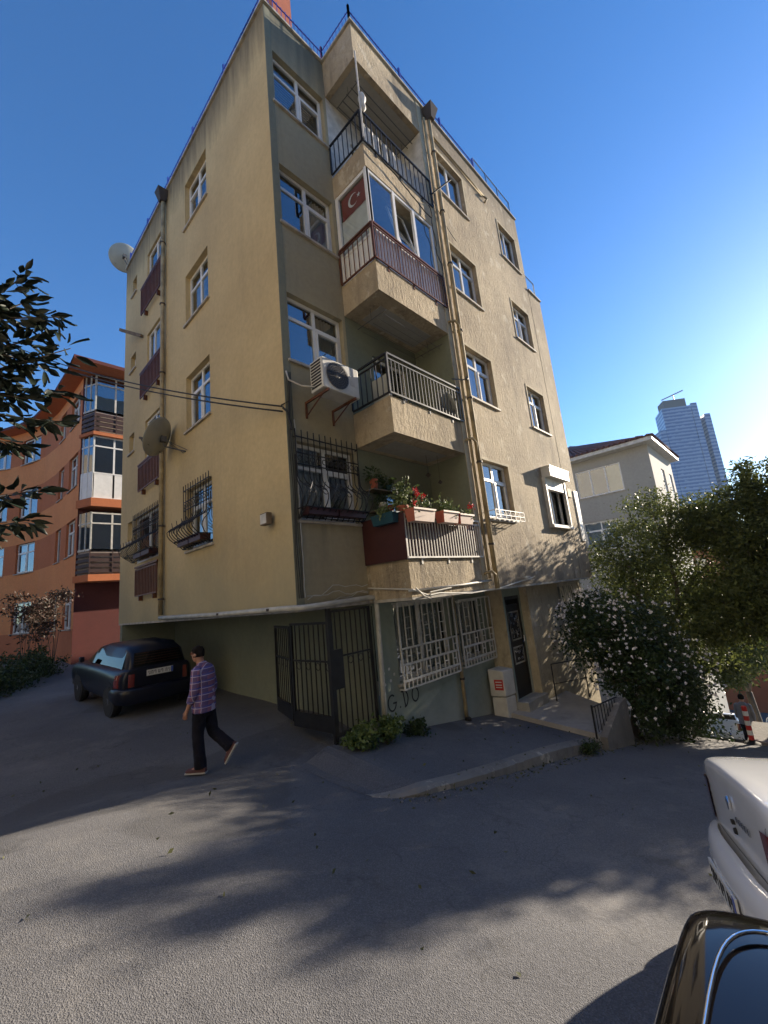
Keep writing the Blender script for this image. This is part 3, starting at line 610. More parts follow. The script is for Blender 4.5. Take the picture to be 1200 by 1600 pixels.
# chimney
mb = MB(); mb.add([(.42, .32, 12.0), (1.35, .32, 12.0), (1.35, 1.25, 12.0), (.42, 1.25, 12.0), (.42, .32, 12.85), (1.35, .32, 12.85), (1.35, 1.25, 12.85), (.42, 1.25, 12.85), (.62, .52, 13.5), (1.15, .52, 13.5), (1.15, 1.05, 13.5), (.62, 1.05, 13.5), (.62, .52, 15.2), (1.15, .52, 15.2), (1.15, 1.05, 15.2), (.62, 1.05, 15.2)],
    [(0, 1, 5, 4), (1, 2, 6, 5), (2, 3, 7, 6), (3, 0, 4, 7), (4, 5, 9, 8), (5, 6, 10, 9), (6, 7, 11, 10), (7, 4, 8, 11), (8, 9, 13, 12), (9, 10, 14, 13), (10, 11, 15, 14), (11, 8, 12, 15), (12, 13, 14, 15)]); mb.build('chimney', 'brick', bld)
# --- downpipes
def hopper(x, y, z, n):
    mb = MB(); mb.add([(x-.16, y-.16, z+.3), (x+.16, y-.16, z+.3), (x+.16, y+.16, z+.3), (x-.16, y+.16, z+.3), (x-.07, y-.07, z-.05), (x+.07, y-.07, z-.05), (x+.07, y+.07, z-.05), (x-.07, y+.07, z-.05)],
        [(0, 1, 2, 3), (4, 5, 6, 7), (0, 1, 5, 4), (1, 2, 6, 5), (2, 3, 7, 6), (3, 0, 4, 7)]); mb.build('rain_hopper', 'hopper', bld)
def downpipe(pts, r, mat='pipe', brackets=()):
    mb = MB(); mb.tube(pts, r, 10)
    o = mb.build('downpipe', mat, bld, smooth=True)
    if brackets:
        for (x, y, z) in brackets: mb = MB(); mb.tube([(x, y, z-.02), (x, y, z+.02)], r*1.35, 10); mb.build('pipe_clamp', 'hopper', o)
hopper(-.12, 5.55, 12.05, 0); downpipe([(-.09, 5.55, 12.1), (-.09, 5.56, 6), (-.09, 5.6, .12)], .055, 'pipe', [(-.09, 5.56, z) for z in (10.6, 8.6, 6.5, 4.4, 2.3, .5)])
hopper(4.18, -D-.14, 12.08, 0); downpipe([(4.16, -D-.09, 12.1), (4.15, -D-.09, 6), (4.15, -D-.09, -.02)], .05, 'pipe', [(4.16, -D-.09, z) for z in (11, 9.2, 7.7, 5.9, 4.2, 2.7, .9)])
downpipe([(3.98, -D-.05, 12.0), (3.97, -D-.05, .2)], .03, 'pipe')
for k in (0, 1, 2):
    z = bal[k][0]+.28+.0; mb = MB(); mb.tube([(3.82, -D-.02, z+.02), (3.95, -D-.12, z+.06), (4.07, -D-.13, z-.02), (4.1, -D-.1, z-.25)], .028, 8); mb.build('drain_branch', 'pipe', bld, smooth=True)
downpipe([(-.1, 5.6, .06), (-.1, 2.6, .02), (-.1, .25, .02), (-.06, .02, .015), (.08, -.1, .01), (.7, -.1, .03), (W1-.1, -.1, .06), (W1+.02, -.1, .05), (W1+.06, -.1, -.08), (W1+.04, -.1, -1.0), (W1-.0, -.1, -2.3)], .045, 'pipe_grey', [(-.1, y, .025) for y in (.6, 2.4)])
downpipe([(3.96, -.07, -.05), (3.95, -.07, -1.6), (3.93, -.07, -2.6)], .04, 'pipe', [(3.95, -.07, z) for z in (-.9, -1.8)])
mb = MB(); mb.tube([(3.92, -.08, -2.72), (3.92, -.12, -2.55)], [.09, .06], 10); mb.build('pipe_boot', 'rubber', bld)
downpipe([(W1-.1, -D-.03, .10), (3.0, -D-.03, .12), (4.05, -D-.03, .16)], .02, 'cable_w')
# --- french window railings on the left facade
for k, (z0, z1, u0, u1) in enumerate([(.68, 1.42, 5.85, 7.55), (3.62, 4.36, 5.74, 7.43), (6.48, 7.25, 5.7, 7.38), (9.32, 10.2, 5.7, 7.42)]):
    railing(FA, u0, u1, z0, z1, 'brown_iron', .12, n=.10, r=.014)
    mb = MB(**FA)
    for u in (u0+.3, u1-.3): mb.box(u-.03, u+.03, 0, .1, z0-.12, z0+.02)
    mb.box(u0-.05, u1+.05, -.02, .12, z1+.03, z1+.08); mb.build('railing_bracket', 'brown_iron', bld)
# small balconies at the far right corner
for z in (8.3, 5.45, 2.6):
    mb = MB(); mb.box(WE2, WE2+.75, .2, 2.2, z-.5, z-.35); mb.box(WE2+.7, WE2+.75, .2, 2.2, z-.35, z+.1); mb.box(WE2, WE2+.7, .2, .25, z-.35, z+.1); mb.build('side_balcony', 'white_dirty', bld)
    railing(dict(O=(WE2, .2, 0), U=(1, 0, 0), N=(0, -1, 0)), .02, .75, z+.1, z+.55, 'grey_iron', .09)
mb = MB(); mb.box(WE2+.0, WE2+.6, -.6, .18, 1.0, 4.2); mb.build('side_bay', 'white_dirty', bld)
# --- wrought iron belly grilles
def belly(fr, u0, u1, z0, z1, parent, mat='iron', bulge=.3, step=.125, sides=True):
    mb = MB(**fr); hh = z1-z0
    def n(z):
        t = (z-z0)/hh
        return .06+(bulge*math.sin(math.pi*min(1, t/.52))**1.2*(1 if t < .26 else .5+.5*math.cos(math.pi*(t-.26)/.36)) if t < .62 else 0)
    k = int((u1-u0)/step); zs = [z0+hh*i/18 for i in range(19)]
    us = [u0+(u1-u0)*i/k for i in range(k+1)]
    for u in us: mb.tube([(u, n(z), z) for z in zs]+[(u, .06, z1+.13)], .0095, 6)
    for z in (z0+.02, z0+hh*.12, z0+hh*.66, z0+hh*.8, z1): mb.tube([(u0, n(z), z), (u1, n(z), z)], .012, 6)
    for u in (u0, u1):
        for z in (z0+.02, z0+hh*.12, z0+hh*.66, z1): mb.tube([(u, 0, z), (u, n(z), z)], .011, 6)
        if sides:
            for q in (.5,): mb.tube([(u, n(z)*q, z) for z in zs[:-4]], .0095, 6)
    def ringm(u, z, r):
        mb.tube([(u+r*math.cos(a), n(z+r*math.sin(a))+.012, z+r*math.sin(a)) for a in [2*math.pi*i/10 for i in range(11)]], .0075, 5)
    for i in range(k):
        um = (us[i]+us[i+1])/2; ringm(um, z0+hh*.73, step*.36)
        if i % 2 == 0:
            for dz in (-.055, .055): ringm(um, z0+hh*.33+dz, .05)
            mb.tube([(um-.05, n(z0+hh*.33)+.02, z0+hh*.33-.12), (um+.04, n(z0+hh*.33)+.02, z0+hh*.33+.12)], .008, 5)
    return mb.build('window_grille', mat, parent)
belly(FC, .12, 1.5, 1.40, 2.80, wc[0], bulge=.30); belly(FA, 2.86, 4.22, 1.50, 2.86, wa[0], bulge=.36); belly(FA, 5.8, 8.0, 1.66, 2.92, wf[0], bulge=.36)
for fr, u0, u1, z0, o, bb in ((FC, .2, 1.45, 1.42, wc[0], .2), (FA, 2.9, 4.1, 1.5, wa[0], .24), (FA, 5.95, 7.2, 1.64, wf[0], .26)):
    mb = MB(**fr); mb.box(u0, (u0+u1)/2-.02, .02, bb, z0+.04, z0+.17); mb.box((u0+u1)/2+.02, u1, .02, bb, z0+.04, z0+.17)
    g = mb.build('planter', 'maroon_sheet', o)
# planter basket and roller shutter on the sunlit facade
mb = MB(**FB); u0, u1, z0 = 4.30, 5.62, 1.43
for n in (.02, .12, .22): mb.box(u0, u1, n-.008, n+.008, z0, z0+.014)
for z in (z0+.09, z0+.2): mb.box(u0, u1, .215, .23, z, z+.014)
for i in range(7): u = u0+(u1-u0)*i/6; mb.box(u-.008, u+.008, .215, .23, z0, z0+.2); mb.box(u-.008, u+.008, 0, .22, z0+.014, z0+.026)
for u in (u0, u1): mb.box(u-.008, u+.008, 0, .215, z0+.19, z0+.205)
for i in range(6):
    c = u0+(u1-u0)*(i+.5)/6; mb.tube([(c+.06*math.cos(a), .223, z0+.10+.06*math.sin(a)) for a in [2*math.pi*j/9 for j in range(10)]], .006, 4)
mb.build('planter_basket', 'grille_white', wb[0])
mb = MB(**FB); mb.box(7.62, 8.99, .0, .25, 2.84, 3.12); mb.box(7.60, 9.01, .0, .27, 3.12, 3.14)
for i in range(5): mb.box(7.68, 8.93, .25, .256, 2.87+.05*i, 2.895+.05*i)
mb.build('shutter_box', 'box_white', bld)
mb = MB(**FB); mb.box(7.58, 7.66, -.1, .09, 1.5, 2.84); mb.box(8.95, 9.03, -.1, .09, 1.5, 2.84); mb.box(7.58, 9.03, -.1, .13, 1.42, 1.5); mb.box(7.66, 8.95, -.06, .07, 2.52, 2.84); mb.build('shutter_frame', 'white_dirty', bld)
mb = MB(**FB); mb.box(9.1, 9.4, 0, .1, 2.42, 2.68); mb.build('wall_vent_box', 'pipe', bld)
mb = MB(**FB); mb.box(WE2-.3, WE2-.02, .0, .03, 1.1, 2.7); mb.build('white_panel', 'white', bld)
# long gas pipe under the roof line
mb = MB(**FB); mb.tube([(4.3, .04, 11.72), (6.2, .04, 11.72), (6.9, .04, 11.70)], .022, 8); mb.tube([(4.25, .04, 11.62), (6.8, .04, 11.62)], .014, 6); mb.tube([(6.9, .04, 11.70), (6.93, .1, 11.6), (6.9, .02, 11.5)], .03, 6); mb.build('gas_pipe', 'pipe', bld, smooth=True)
# --- ground floor
g1, g2 = (2.12, 3.88, -1.52, -.12), (4.14, 5.25, -1.5, -.2)
wall(FC, W1+.03, 5.42, -4.6, -.05, [g1, g2], 'ground_wall', ['ground_wall', 'room'], bld, rev=.16)
for g in (g1, g2): window(FC, g, bld, 'two' if g is g1 else 'single', 'net', rev=.13, mat='white_dirty')
mb = MB(); mb.quad((5.42, 0, -4.6), (5.42, -.45, -4.6), (5.42, -.45, -.05), (5.42, 0, -.05)); mb.quad((6.3, -.45, -4.6), (6.3, -.65, -4.6), (6.3, -.65, -.05), (6.3, -.45, -.05)); mb.build('door_return', 'yellow_low', bld)
FD = dict(O=(0, -.45, 0), U=(1, 0, 0), N=(0, -1, 0)); FY = dict(O=(0, -.65, 0), U=(1, 0, 0), N=(0, -1, 0))
wall(FD, 5.42, 6.3, -4.6, -.05, [(5.5, 6.24, -2.55, -.25)], 'ground_wall', ['ground_wall', 'room'], bld, rev=.08)
wall(FY, 6.3, 9.95, -7, -.05, [(8.2, 9.8, -1.15, -.12)], 'ground_wall', ['yellow_low', 'room'], bld, rev=.12)
mb = MB(); mb.quad((9.95, -.65, -8), (9.95, 9, -8), (9.95, 9, -.05), (9.95, -.65, -.05)); mb.build('ground_wall', 'yellow_low', bld)
g3 = window(FY, (8.2, 9.8, -1.15, -.12), bld, 'two', 'net', rev=.1, mat='white_dirty')
mb = MB(**FY)
for i in range(17):
    u = 8.18+1.64*i/16; b = .05
    mb.tube([(u+.03*math.sin(j*1.1+i*1.7), b+.05*math.sin(math.pi*j/8), -1.2+1.1*j/8) for j in range(9)], .012, 5)
for z in (-1.2, -.65, -.1): mb.tube([(8.16, .06, z), (9.84, .06, z)], .016, 6)
mb.build('window_grille', 'grille_white', g3)
mb = MB(); mb.box(5.36, 6.36, -.75, -.46, -3.2, -2.56); mb.build('door_step', 'ceiling', bld)
dr = MB(**FD); dr.box(5.5, 5.57, -.08, -.02, -2.55, -.25); dr.box(6.17, 6.24, -.08, -.02, -2.55, -.25); dr.box(5.57, 6.17, -.08, -.02, -.33, -.25); dr.box(5.57, 6.17, -.07, -.03, -2.55, -.95+.5); dr = dr.build('entrance_door', 'iron', bld)
mb = MB(**FD); rg = random.Random(5)
for zc, hh in ((-.95, .32), (-1.62, .18)):
    for s in (-1, 1): mb.box(5.63, 6.11, -.029, -.012, zc+s*hh-.015, zc+s*hh+.015)
    for u in (5.63, 6.09): mb.box(u, u+.02, -.029, -.012, zc-hh, zc+hh)
    for i in range(int(70*hh)):
        u, z, r_ = rg.uniform(5.68, 6.06), rg.uniform(zc-hh+.05, zc+hh-.05), rg.uniform(.02, .045); a0 = rg.uniform(0, 6)
        mb.tube([(u+r_*math.cos(a0+a), -.015, z+r_*math.sin(a0+a)) for a in [.7*j for j in range(7)]], .007, 4)
mb.build('scrollwork', 'alloy', dr)
mb = MB(**FD); mb.tube([(6.1, .02, -1.35), (6.1, .05, -1.35), (6.1, .05, -1.2)], .012, 6); mb.build('handle', 'chrome', dr)
# white lattice grilles
def lattice(u0, u1, z0, z1, zm, parent):
    mb = MB(**FC); n = .12
    def bar(a, b, c, d, t=.012, nn=n): mb.box(min(a, b)-t*(a == b), max(a, b)+t*(a == b), nn-.01, nn+.01, min(c, d)-t*(c == d), max(c, d)+t*(c == d))
    rows = [z0, z0+.14, z0+.14+(zm-z0-.14)*.5, zm]
    for z, t in zip(rows, (.014, .02, .02, .016)): bar(u0, u1, z, z, t, n)
    bar(u0, u1, z1, z1, .016); bar(u0, u0, z0, z1, .018, n+.001); bar(u1, u1, z0, z1, .018, n+.001)
    k = int((u1-u0)/.115)
    for i in range(1, k):
        u = u0+(u1-u0)*i/k; bar(u, u, rows[0]+.014, rows[1]-.02, .009)
    kk = int((u1-u0)/.27)
    for r_ in (1, 2):
        a, b = rows[r_]+.02, rows[r_+1]-.02
        for i in range(kk):
            uc = u0+(u1-u0)*(i+.5)/kk+(.06 if r_ == 2 else 0)
            if uc+.07 > u1: continue
            bar(uc-.06, uc-.06, a, b, .011); bar(uc+.06, uc+.06, a, b, .011); bar(uc-.049, uc+.049, (a+b)/2, (a+b)/2, .011)
    for i in range(1, int((u1-u0)/.17)):
        u = u0+(u1-u0)*i/int((u1-u0)/.17); bar(u, u, zm+.016, z1-.016, .008)
        if i % 3 == 1:
            zz = zm+.15
            while zz < z1-.1: bar(u, u+.16, zz, zz, .006, n-.002); zz += .2
    for u in (u0, u1):
        for z in (z0, z1): mb.box(u-.012, u+.012, 0, n-.01, z-.012, z+.012)
    return mb.build('window_grille', 'grille_white', parent)
lattice(2.1, 3.86, -1.62, -.10, -.92, bld); lattice(4.06, 5.36, -1.6, -.2, -.92, bld)
# open bay below the overhang, with green inner wall
mb = MB(); mb.box(1.5, W1+.029, .02, 9.3, -3.2, -.052); mb.build('ground_wall', 'green_wall', bld)
mb = MB(); mb.box(.0, 1.5, 9.1, 9.3, -3, -.052); mb.build('ground_wall', 'green_wall', bld)
# graffiti on the ground wall
gf = MB(**FC)
def stroke(pts, w_=.014, n=.004):
    for i in range(len(pts)-1):
        a = Vector((pts[i][0], 0, pts[i][1])); b = Vector((pts[i+1][0], 0, pts[i+1][1])); d = (b-a); 
        if d.length < 1e-6: continue
        d = d.normalized(); s = Vector((d.z, 0, -d.x))*w_; a = a-d*w_*.6; b = b+d*w_*.6; nn = n+.0004*(i % 5)
        gf.quad((a.x+s.x, nn, a.z+s.z), (b.x+s.x, nn, b.z+s.z), (b.x-s.x, nn, b.z-s.z), (a.x-s.x, nn, a.z-s.z))
def arc(cx, cz, rx, rz, a0, a1, n=16): return [(cx+rx*math.cos(R(a0+(a1-a0)*i/n)), cz+rz*math.sin(R(a0+(a1-a0)*i/n))) for i in range(n+1)]
stroke(arc(1.86, -1.79, .10, .13, 55, 350)+[(1.97, -1.80), (1.89, -1.80)]); stroke([(2.06, -1.90), (2.065, -1.905)], .016)
stroke([(2.16, -1.66), (2.2, -1.93)]); stroke([(2.12, -1.66)]+arc(2.17, -1.79, .11, .14, 80, -80)+[(2.19, -1.93)]); stroke(arc(2.49, -1.78, .09, .12, 100, 470, 20))
gf.build('graffiti', 'asbestos', bld)
# small white tiles or paint dabs left of the lattice
mb = MB(**FC); rg = random.Random(2)
for u, z in ((1.72, -1.27), (1.86, -1.22), (1.98, -1.33), (1.73, -1.46), (1.88, -1.42)): mb.lathe((u, .004, z), [(.028, 0), (.022, .003)], 7, axis=(0, 1, 0))
mb.build('paint_dab', 'white_dirty', bld)

# ------------------------------------------------------------------ iron gate, meter box, low wall
gt = thing('iron_gate', 'dark iron gate standing open under the overhang beside the white corner pipe', 'gate', (1.5, 0, -2.0))
def gateleaf(O, U, w_, z0, z1, nb, panel=False):
    U = Vector(U).normalized(); N = Vector((U.y, -U.x, 0)); mb = MB(O=O, U=U, N=N)
    mb.box(0, .04, -.02, .02, z0, z1); mb.box(w_-.04, w_, -.02, .02, z0, z1); mb.box(.04, w_-.04, -.018, .018, z1-.04, z1); mb.box(.04, w_-.04, -.018, .018, z0, z0+(.24 if panel else .05))
    mb.box(.04, w_-.04, -.012, .012, (z0+z1)/2+.2, (z0+z1)/2+.23)
    for i in range(1, nb): u = w_*i/nb; mb.box(u-.008, u+.008, -.008, .008, z0+.05, z1-.04)
    for i in range(0, nb, 2):
        u = w_*(i+.5)/nb; mb.tube([(u+.05*math.cos(a), 0, (z0+z1)/2+.13+.06*math.sin(a)) for a in [2*math.pi*j/9 for j in range(10)]], .007, 4)
    return mb.build('gate_leaf', 'iron', gt)
gateleaf((1.5, 0, 0), (-1, 0, 0), .90, -1.98, -.08, 8)
gateleaf((.57, .0, 0), (-.05, 1, 0), 1.0, -1.92, -.25, 8, True); gateleaf((.52, 1.02, 0), (.3, 1, 0), 1.0, -1.85, -.3, 8, True)
mb = MB(); mb.box(.55, .61, -.03, .03, -2.15, -.05); mb.build('gate_post', 'iron', gt)
mb = MB(); mb.box(.61, .8, -.03, .02, -1.3, -.7); mb.build('lock_plate', 'iron', gt)
mx = thing('meter_box', 'tall white utility cabinet with red sticker beside the entrance door', 'utility box', (5.2, -.35, -2.9))
mb = MB(); mb.prism([(4.94, -.08), (5.00, -.42), (5.38, -.47), (5.41, -.10)], -2.38, [-1.80, -1.84, -1.84, -1.80]); mb.build('cabinet', 'box_white', mx, bevel=.02)
mb = MB(); mb.prism([(4.96, -.09), (5.02, -.41), (5.36, -.46), (5.40, -.11)], -3.0, -2.40); mb.build('pedestal', 'box_white', mx, bevel=.02)
mb = MB(O=(4.94, -.08, 0), U=Vector((.06, -.34, 0)).normalized(), N=Vector((-.34, -.06, 0)).normalized()); mb.box(.12, .32, .002, .006, -2.24, -2.02); st_ = mb.build('sticker', 'red', mx)
mb = MB(O=(4.94, -.08, 0), U=Vector((.06, -.34, 0)).normalized(), N=Vector((-.34, -.06, 0)).normalized()); 
for z in (-2.08, -2.14, -2.19): mb.box(.15, .29, .007, .009, z, z+.02)
mb.build('sticker_print', 'white', st_)
lw = thing('low_wall', 'short sloping concrete wall topped by black bars at the entrance terrace', 'wall', (5.5, -2.35, -3.3))
mb = MB(); mb.add([(5.05, -2.38, -3.9), (6.15, -2.50, -3.9), (6.15, -2.50, -2.47), (5.85, -2.47, -2.50), (5.05, -2.38, -2.93), (5.05, -2.2, -3.9), (6.15, -2.32, -3.9), (6.15, -2.32, -2.47), (5.85, -2.29, -2.50), (5.05, -2.2, -2.93)],
    [(0, 1, 2, 3, 4), (5, 9, 8, 7, 6), (0, 4, 9, 5), (4, 3, 8, 9), (3, 2, 7, 8), (2, 1, 6, 7)]); mb.build('wall_body', 'concrete', lw)
mb = MB(); mb.tube([(4.98, -2.22, -2.40), (5.95, -2.38, -2.42)], .014, 6); mb.box(4.965, 4.995, -2.235, -2.205, -2.95, -2.36)
for i in range(1, 9): x = 4.98+.97*i/9; mb.tube([(x, -2.22-.16*i/9, -2.40), (x, -2.22-.16*i/9, -2.95+.045*i)], .009, 5)
mb.build('railing', 'iron', lw)
hr = thing('handrail', 'thin black handrail beside the terrace under the flowering bush', 'handrail', (7.2, -1, -2.8))
mb = MB(); mb.tube([(6.55, -.85, -2.82), (6.55, -.85, -1.95), (7.4, -1.3, -1.95), (7.4, -1.3, -2.85)], .015, 6); mb.tube([(6.55, -.85, -2.4), (7.4, -1.3, -2.4)], .01, 6); mb.build('rails', 'iron', hr)

# ------------------------------------------------------------------ things fixed to the building
ac = thing('air_conditioner', 'white outdoor air conditioner unit on wall brackets under a corner window', 'air conditioner', (.7, -.5, 3.6))
mb = MB(); mb.box(.34, 1.16, -.62, -.28, 3.52, 4.08); mb.build('casing', 'box_white', ac, bevel=.02)
mb = MB()
for i in range(9): mb.box(.332, .339, -.58, -.32, 3.57+.055*i, 3.60+.055*i)
mb.build('side_louvre', 'rubber', ac)
mb = MB(); mb.lathe((.66, -.625, 3.8), [(.235, 0), (.235, .006)], 28, axis=(0, -1, 0)); mb.build('fan_opening', 'black_plastic', ac)
mb = MB()
for r_ in (.24, .2, .16, .12, .08, .04): mb.tube([(.66+r_*math.cos(a), -.638, 3.8+r_*math.sin(a)) for a in [2*math.pi*j/20 for j in range(21)]], .004, 4)
for j in range(12): a = math.pi*j/12; mb.tube([(.66+.24*math.cos(a), -.638, 3.8+.24*math.sin(a)), (.66-.24*math.cos(a), -.638, 3.8-.24*math.sin(a))], .003, 4)
mb.build('fan_guard', 'grey_iron', ac)
mb = MB(); mb.box(.95, 1.11, -.626, -.621, 3.72, 3.9); mb.build('label_plate', 'white_dirty', ac)
for x in (.42, 1.02): mb = MB(); mb.box(x-.015, x+.015, -.66, 0, 3.46, 3.5); mb.box(x-.015, x+.015, -.03, 0, 3.2, 3.46); mb.tube([(x, -.5, 3.47), (x, -.02, 3.24)], .012, 5); mb.build('bracket', 'brown_iron', ac)
mb = MB(); mb.tube([(.34, -.4, 3.6), (.25, -.15, 3.7), (.06, -.05, 3.8), (.02, -.05, 3.95)], .016, 6); mb.build('hose', 'cable_w', ac, smooth=True)
def dish(name, c, aim, r, label, arm_to):
    t = thing(name, label, 'satellite dish', c); A = Vector(aim).normalized(); c = Vector(c)
    mb = MB(); prof = [(r*q/10, .22*r*(q/10)**2) for q in range(0, 11)]+[(r*1.005, .22*r+.006), (r*.98, .22*r+.004)]+[(r*q/10, .22*r*(q/10)**2+.012) for q in range(9, -1, -1)]
    mb.lathe(c, prof, 32, axis=A); mb.build('reflector', 'dish', t, smooth=True)
    side = A.cross(Vector((0, 0, 1))).normalized(); dn = A.cross(side).normalized()
    if dn.z > 0: dn = -dn
    f = c+A*r*.95+dn*r*.35
    mb = MB(); mb.tube([c+dn*r*.95+A*.2*r, f], .012, 6); mb.tube([c+side*r*.6+dn*r*.6, f], .007, 5); mb.tube([c-side*r*.6+dn*r*.6, f], .007, 5); mb.lathe(f, [(.03, -.03), (.035, .03), (.02, .06)], 10, axis=-A); mb.build('feed_arm', 'grey_iron', t)
    mb = MB(); back = c-A*.05; mb.box(back.x-.06, back.x+.06, back.y-.06, back.y+.06, back.z-.07, back.z+.07); mb.tube([back, back-A*.1+dn*.15, Vector(arm_to)], .018, 6)
    for q in (-.12, .12): mb.tube([Vector(arm_to)+Vector((0, q, 0)), back-A*.08], .008, 5)
    mb.build('mount', 'grey_iron', t); return t
dish('satellite_dish', (-.33, 4.85, 4.33), (-.62, .62, .45), .50, 'large grey satellite dish seen from behind on the left facade by the downpipe', (-.02, 4.2, 3.85))
dish('satellite_dish', (-.05, 9.62, 13.05), (.2, .9, .4), .50, 'round satellite dish at the far roof corner end of the blue railing', (.1, 9.45, 12.5))
dish('satellite_dish', (3.55, -.75, 3.95), (.75, -.5, .42), .38, 'satellite dish standing inside the second balcony behind grey bars', (3.5, -.5, 3.3))
mb = MB(); mb.frame((-.02, 7.5, 8.62), Vector((-.35, 1.25, .78)).normalized(), Vector((-1, -.28, 0)).normalized(), Vector((0, -.5, .8)).normalized()); mb.box(0, 1.35, 0, .08, 0, .09)
tag(mb.build('wooden_beam', 'wood'), 'short weathered timber sticking out of the left facade between windows', 'beam')
lb = thing('wall_lamp', 'small rusty flood lamp box low on the left facade near the corner', 'lamp', (-.1, .58, 1.5))
mb = MB(O=(0, .58, 0), U=(0, 1, 0), N=(-1, 0, 0)); mb.box(-.11, .11, .06, .16, 1.40, 1.60); mb.box(-.02, .02, 0, .06, 1.48, 1.52); mb.build('housing', 'wood', lb, bevel=.01)
mb = MB(O=(0, .58, 0), U=(0, 1, 0), N=(-1, 0, 0)); mb.box(-.09, .09, .161, .166, 1.42, 1.58); mb.build('lens', 'white_dirty', lb)
# overhead wires from the corner to the left
def sag(a, b, s, n=24):
    a = Vector(a); b = Vector(b); return [a.lerp(b, i/n)-Vector((0, 0, s*4*(i/n)*(1-i/n))) for i in range(n+1)]
for dz, lab in ((0, 'upper'), (-.09, 'lower')):
    mb = MB(); mb.tube(sag((-.06, .0, 3.30+dz), (-3.7, 13.0, 10.55+dz*1.6), .45), .014, 6)
    tag(mb.build('overhead_cable', 'cable', smooth=True), f'{lab} of two thick black cables running from building corner up to the left', 'cable', 'two overhead cables')
cbx = thing('cable_bundle', 'bundle of wall cables running down the building corner to the gutter pipe', 'cable', (0, -.04, 1.6))
rg = random.Random(11); mb = MB()
for k in range(4):
    x = .03+.022*k; pts = [(x+.012*math.sin(j*.7+k), -.035-.01*k, 3.95-.2*j-(0 if j < 19 else 0)) for j in range(20)]; mb.tube(pts, .005+.003*(k == 1), 5)
mb.tube([(-.05, 0, 3.28), (.0, -.05, 3.2), (.07, -.05, 2.9)], .02, 6); mb.tube([(-.04, .06, 3.35), (.04, -.05, 3.4), (.02, -.05, 3.05)], .014, 6)
mb.build('cables', 'cable', cbx)
mb = MB(); mb.tube([(.15, -.03, 3.1-.155*j+.0) if j % 2 else (.135, -.035, 3.1-.155*j) for j in range(20)], .012, 6); mb.build('white_conduit', 'cable_w', cbx)
mb = MB(); 
for s_, z_ in ((0, .2), (.1, .32), (-.05, .12)):
    mb.tube([(.18+.13*j, -.04, z_*(.6+.5*j/11)+.05*math.sin(j*(.5+s_*3)+s_*40)+.03*math.sin(j*1.7+s_*9)) for j in range(11)], .007, 5)
mb.tube([(W1-.05, -.03, .22), (W1-.02, -D-.05, .12), (1.9, -D-.06, -.0), (2.2, -D-.06, .02), (3.2, -D-.05, -.05), (4.3, -D-.05, -.02), (5.5, -D-.06, .1), (5.9, -D-.06, .14)], .014, 6)
mb.tube([(1.6, -D-.05, .14), (1.75, -D-.08, .0), (1.9, -D-.1, -.06), (1.95, -D-.06, .05), (2.6, -D-.04, .09)], .012, 6)
for k in range(7): mb.tube([(5.35+rg.uniform(0, .5), -D-.05-rg.uniform(0, .08), .12+rg.uniform(-.04, .06)) for j in range(4)], .009, 4)
tag(mb.build('hanging_cables', 'cable_w'), 'tangle of loose pale cables along the bottom edge of the overhang', 'cable')
mb = MB(); mb.tube([(.38, -.6, 3.9), (.3, -.5, 4.0)], .004, 4)
mb = MB(**FB); pts = []
for j in range(22): pts.append((3.62+.04*math.sin(j*1.1)+.012*j, .06+.02*math.sin(j*.6), 9.05-.13*j+.04*math.sin(j*2.3)))
mb.tube(pts, .010, 5); mb.tube([(1.62+.1*j, .08, 9.1-.02*j+.02*math.sin(j)-.05*(j > 12)) for j in range(21)], .013, 6)
mb.tube([(3.75+.12*j, .05, 9.5-.25*math.sin(j*.26)-.07*j) for j in range(9)], .007, 4)
tag(mb.build('loose_wiring', 'cable'), 'black wiring draped below the top balcony railing and down beside the pipe', 'cable')
# pole on the top balcony, plastic bag, laundry, drying wires
mb = MB(); mb.tube([(W1-.03, -D-.06, 9.2), (W1-.03, -D-.07, 11.46)], .018, 8)
tag(mb.build('corner_pole', 'white_dirty'), 'thin pale pole standing at the top balcony corner', 'pole')
mb = MB(); mb.lathe((W1+.06, -D-.05, 9.95), [(.02, 0), (.07, .08), (.05, .2), (.09, .32), (.05, .45), (.02, .5)], 10); o = mb.build('plastic_bag', 'curtain', smooth=True); tag(o, 'pale plastic bag tied to the pole on the top balcony corner', 'bag')
ld = thing('laundry', 'row of striped white laundry drying behind the top balcony bars', 'laundry', (2.7, -.9, 9.3))
mb = MB(); x = 1.72; rg = random.Random(9)
while x < 3.6:
    w_ = rg.uniform(.16, .24); z1 = 9.92-rg.uniform(0, .05); z0 = z1-rg.uniform(.42, .6)
    mb.add([(x+w_*i/5, -D+.1-.02*math.sin(i*1.6+x*4), z) for i in range(6) for z in (z0, z1)], [(2*i, 2*i+2, 2*i+3, 2*i+1) for i in range(5)], mi=0); x += w_+.06
mb.build('cloths', 'curtain', ld); mb = MB(); mb.tube([(W1+.1, -D+.1, 9.93), (W2, -D+.1, 9.9)], .004, 4); mb.build('line', 'cable_w', ld)
for k, zc in ((1, 5.45), (3, 11.2)):
    mb = MB()
    for i in range(5): mb.tube([(W1+.2+(0 if k == 3 else .1), -D+.2+.15*i, zc-.02*i), (W2-.1, -D+.2+.15*i, zc-.05)], .011 if k == 3 else .004, 4)
    for x in (W1+.25, W2-.15): mb.tube([(x, -D+.1, zc), (x, -.1, zc+.02)], .01, 5); mb.tube([(x, -.5, zc), (x, -.5, bal[k+1][0])], .006, 4)
    tag(mb.build('drying_rack', 'grey_iron'), 'drying lines hung below the ceiling of the ' + ('second balcony' if k == 1 else 'top balcony'), 'drying rack', 'drying lines on the balconies')
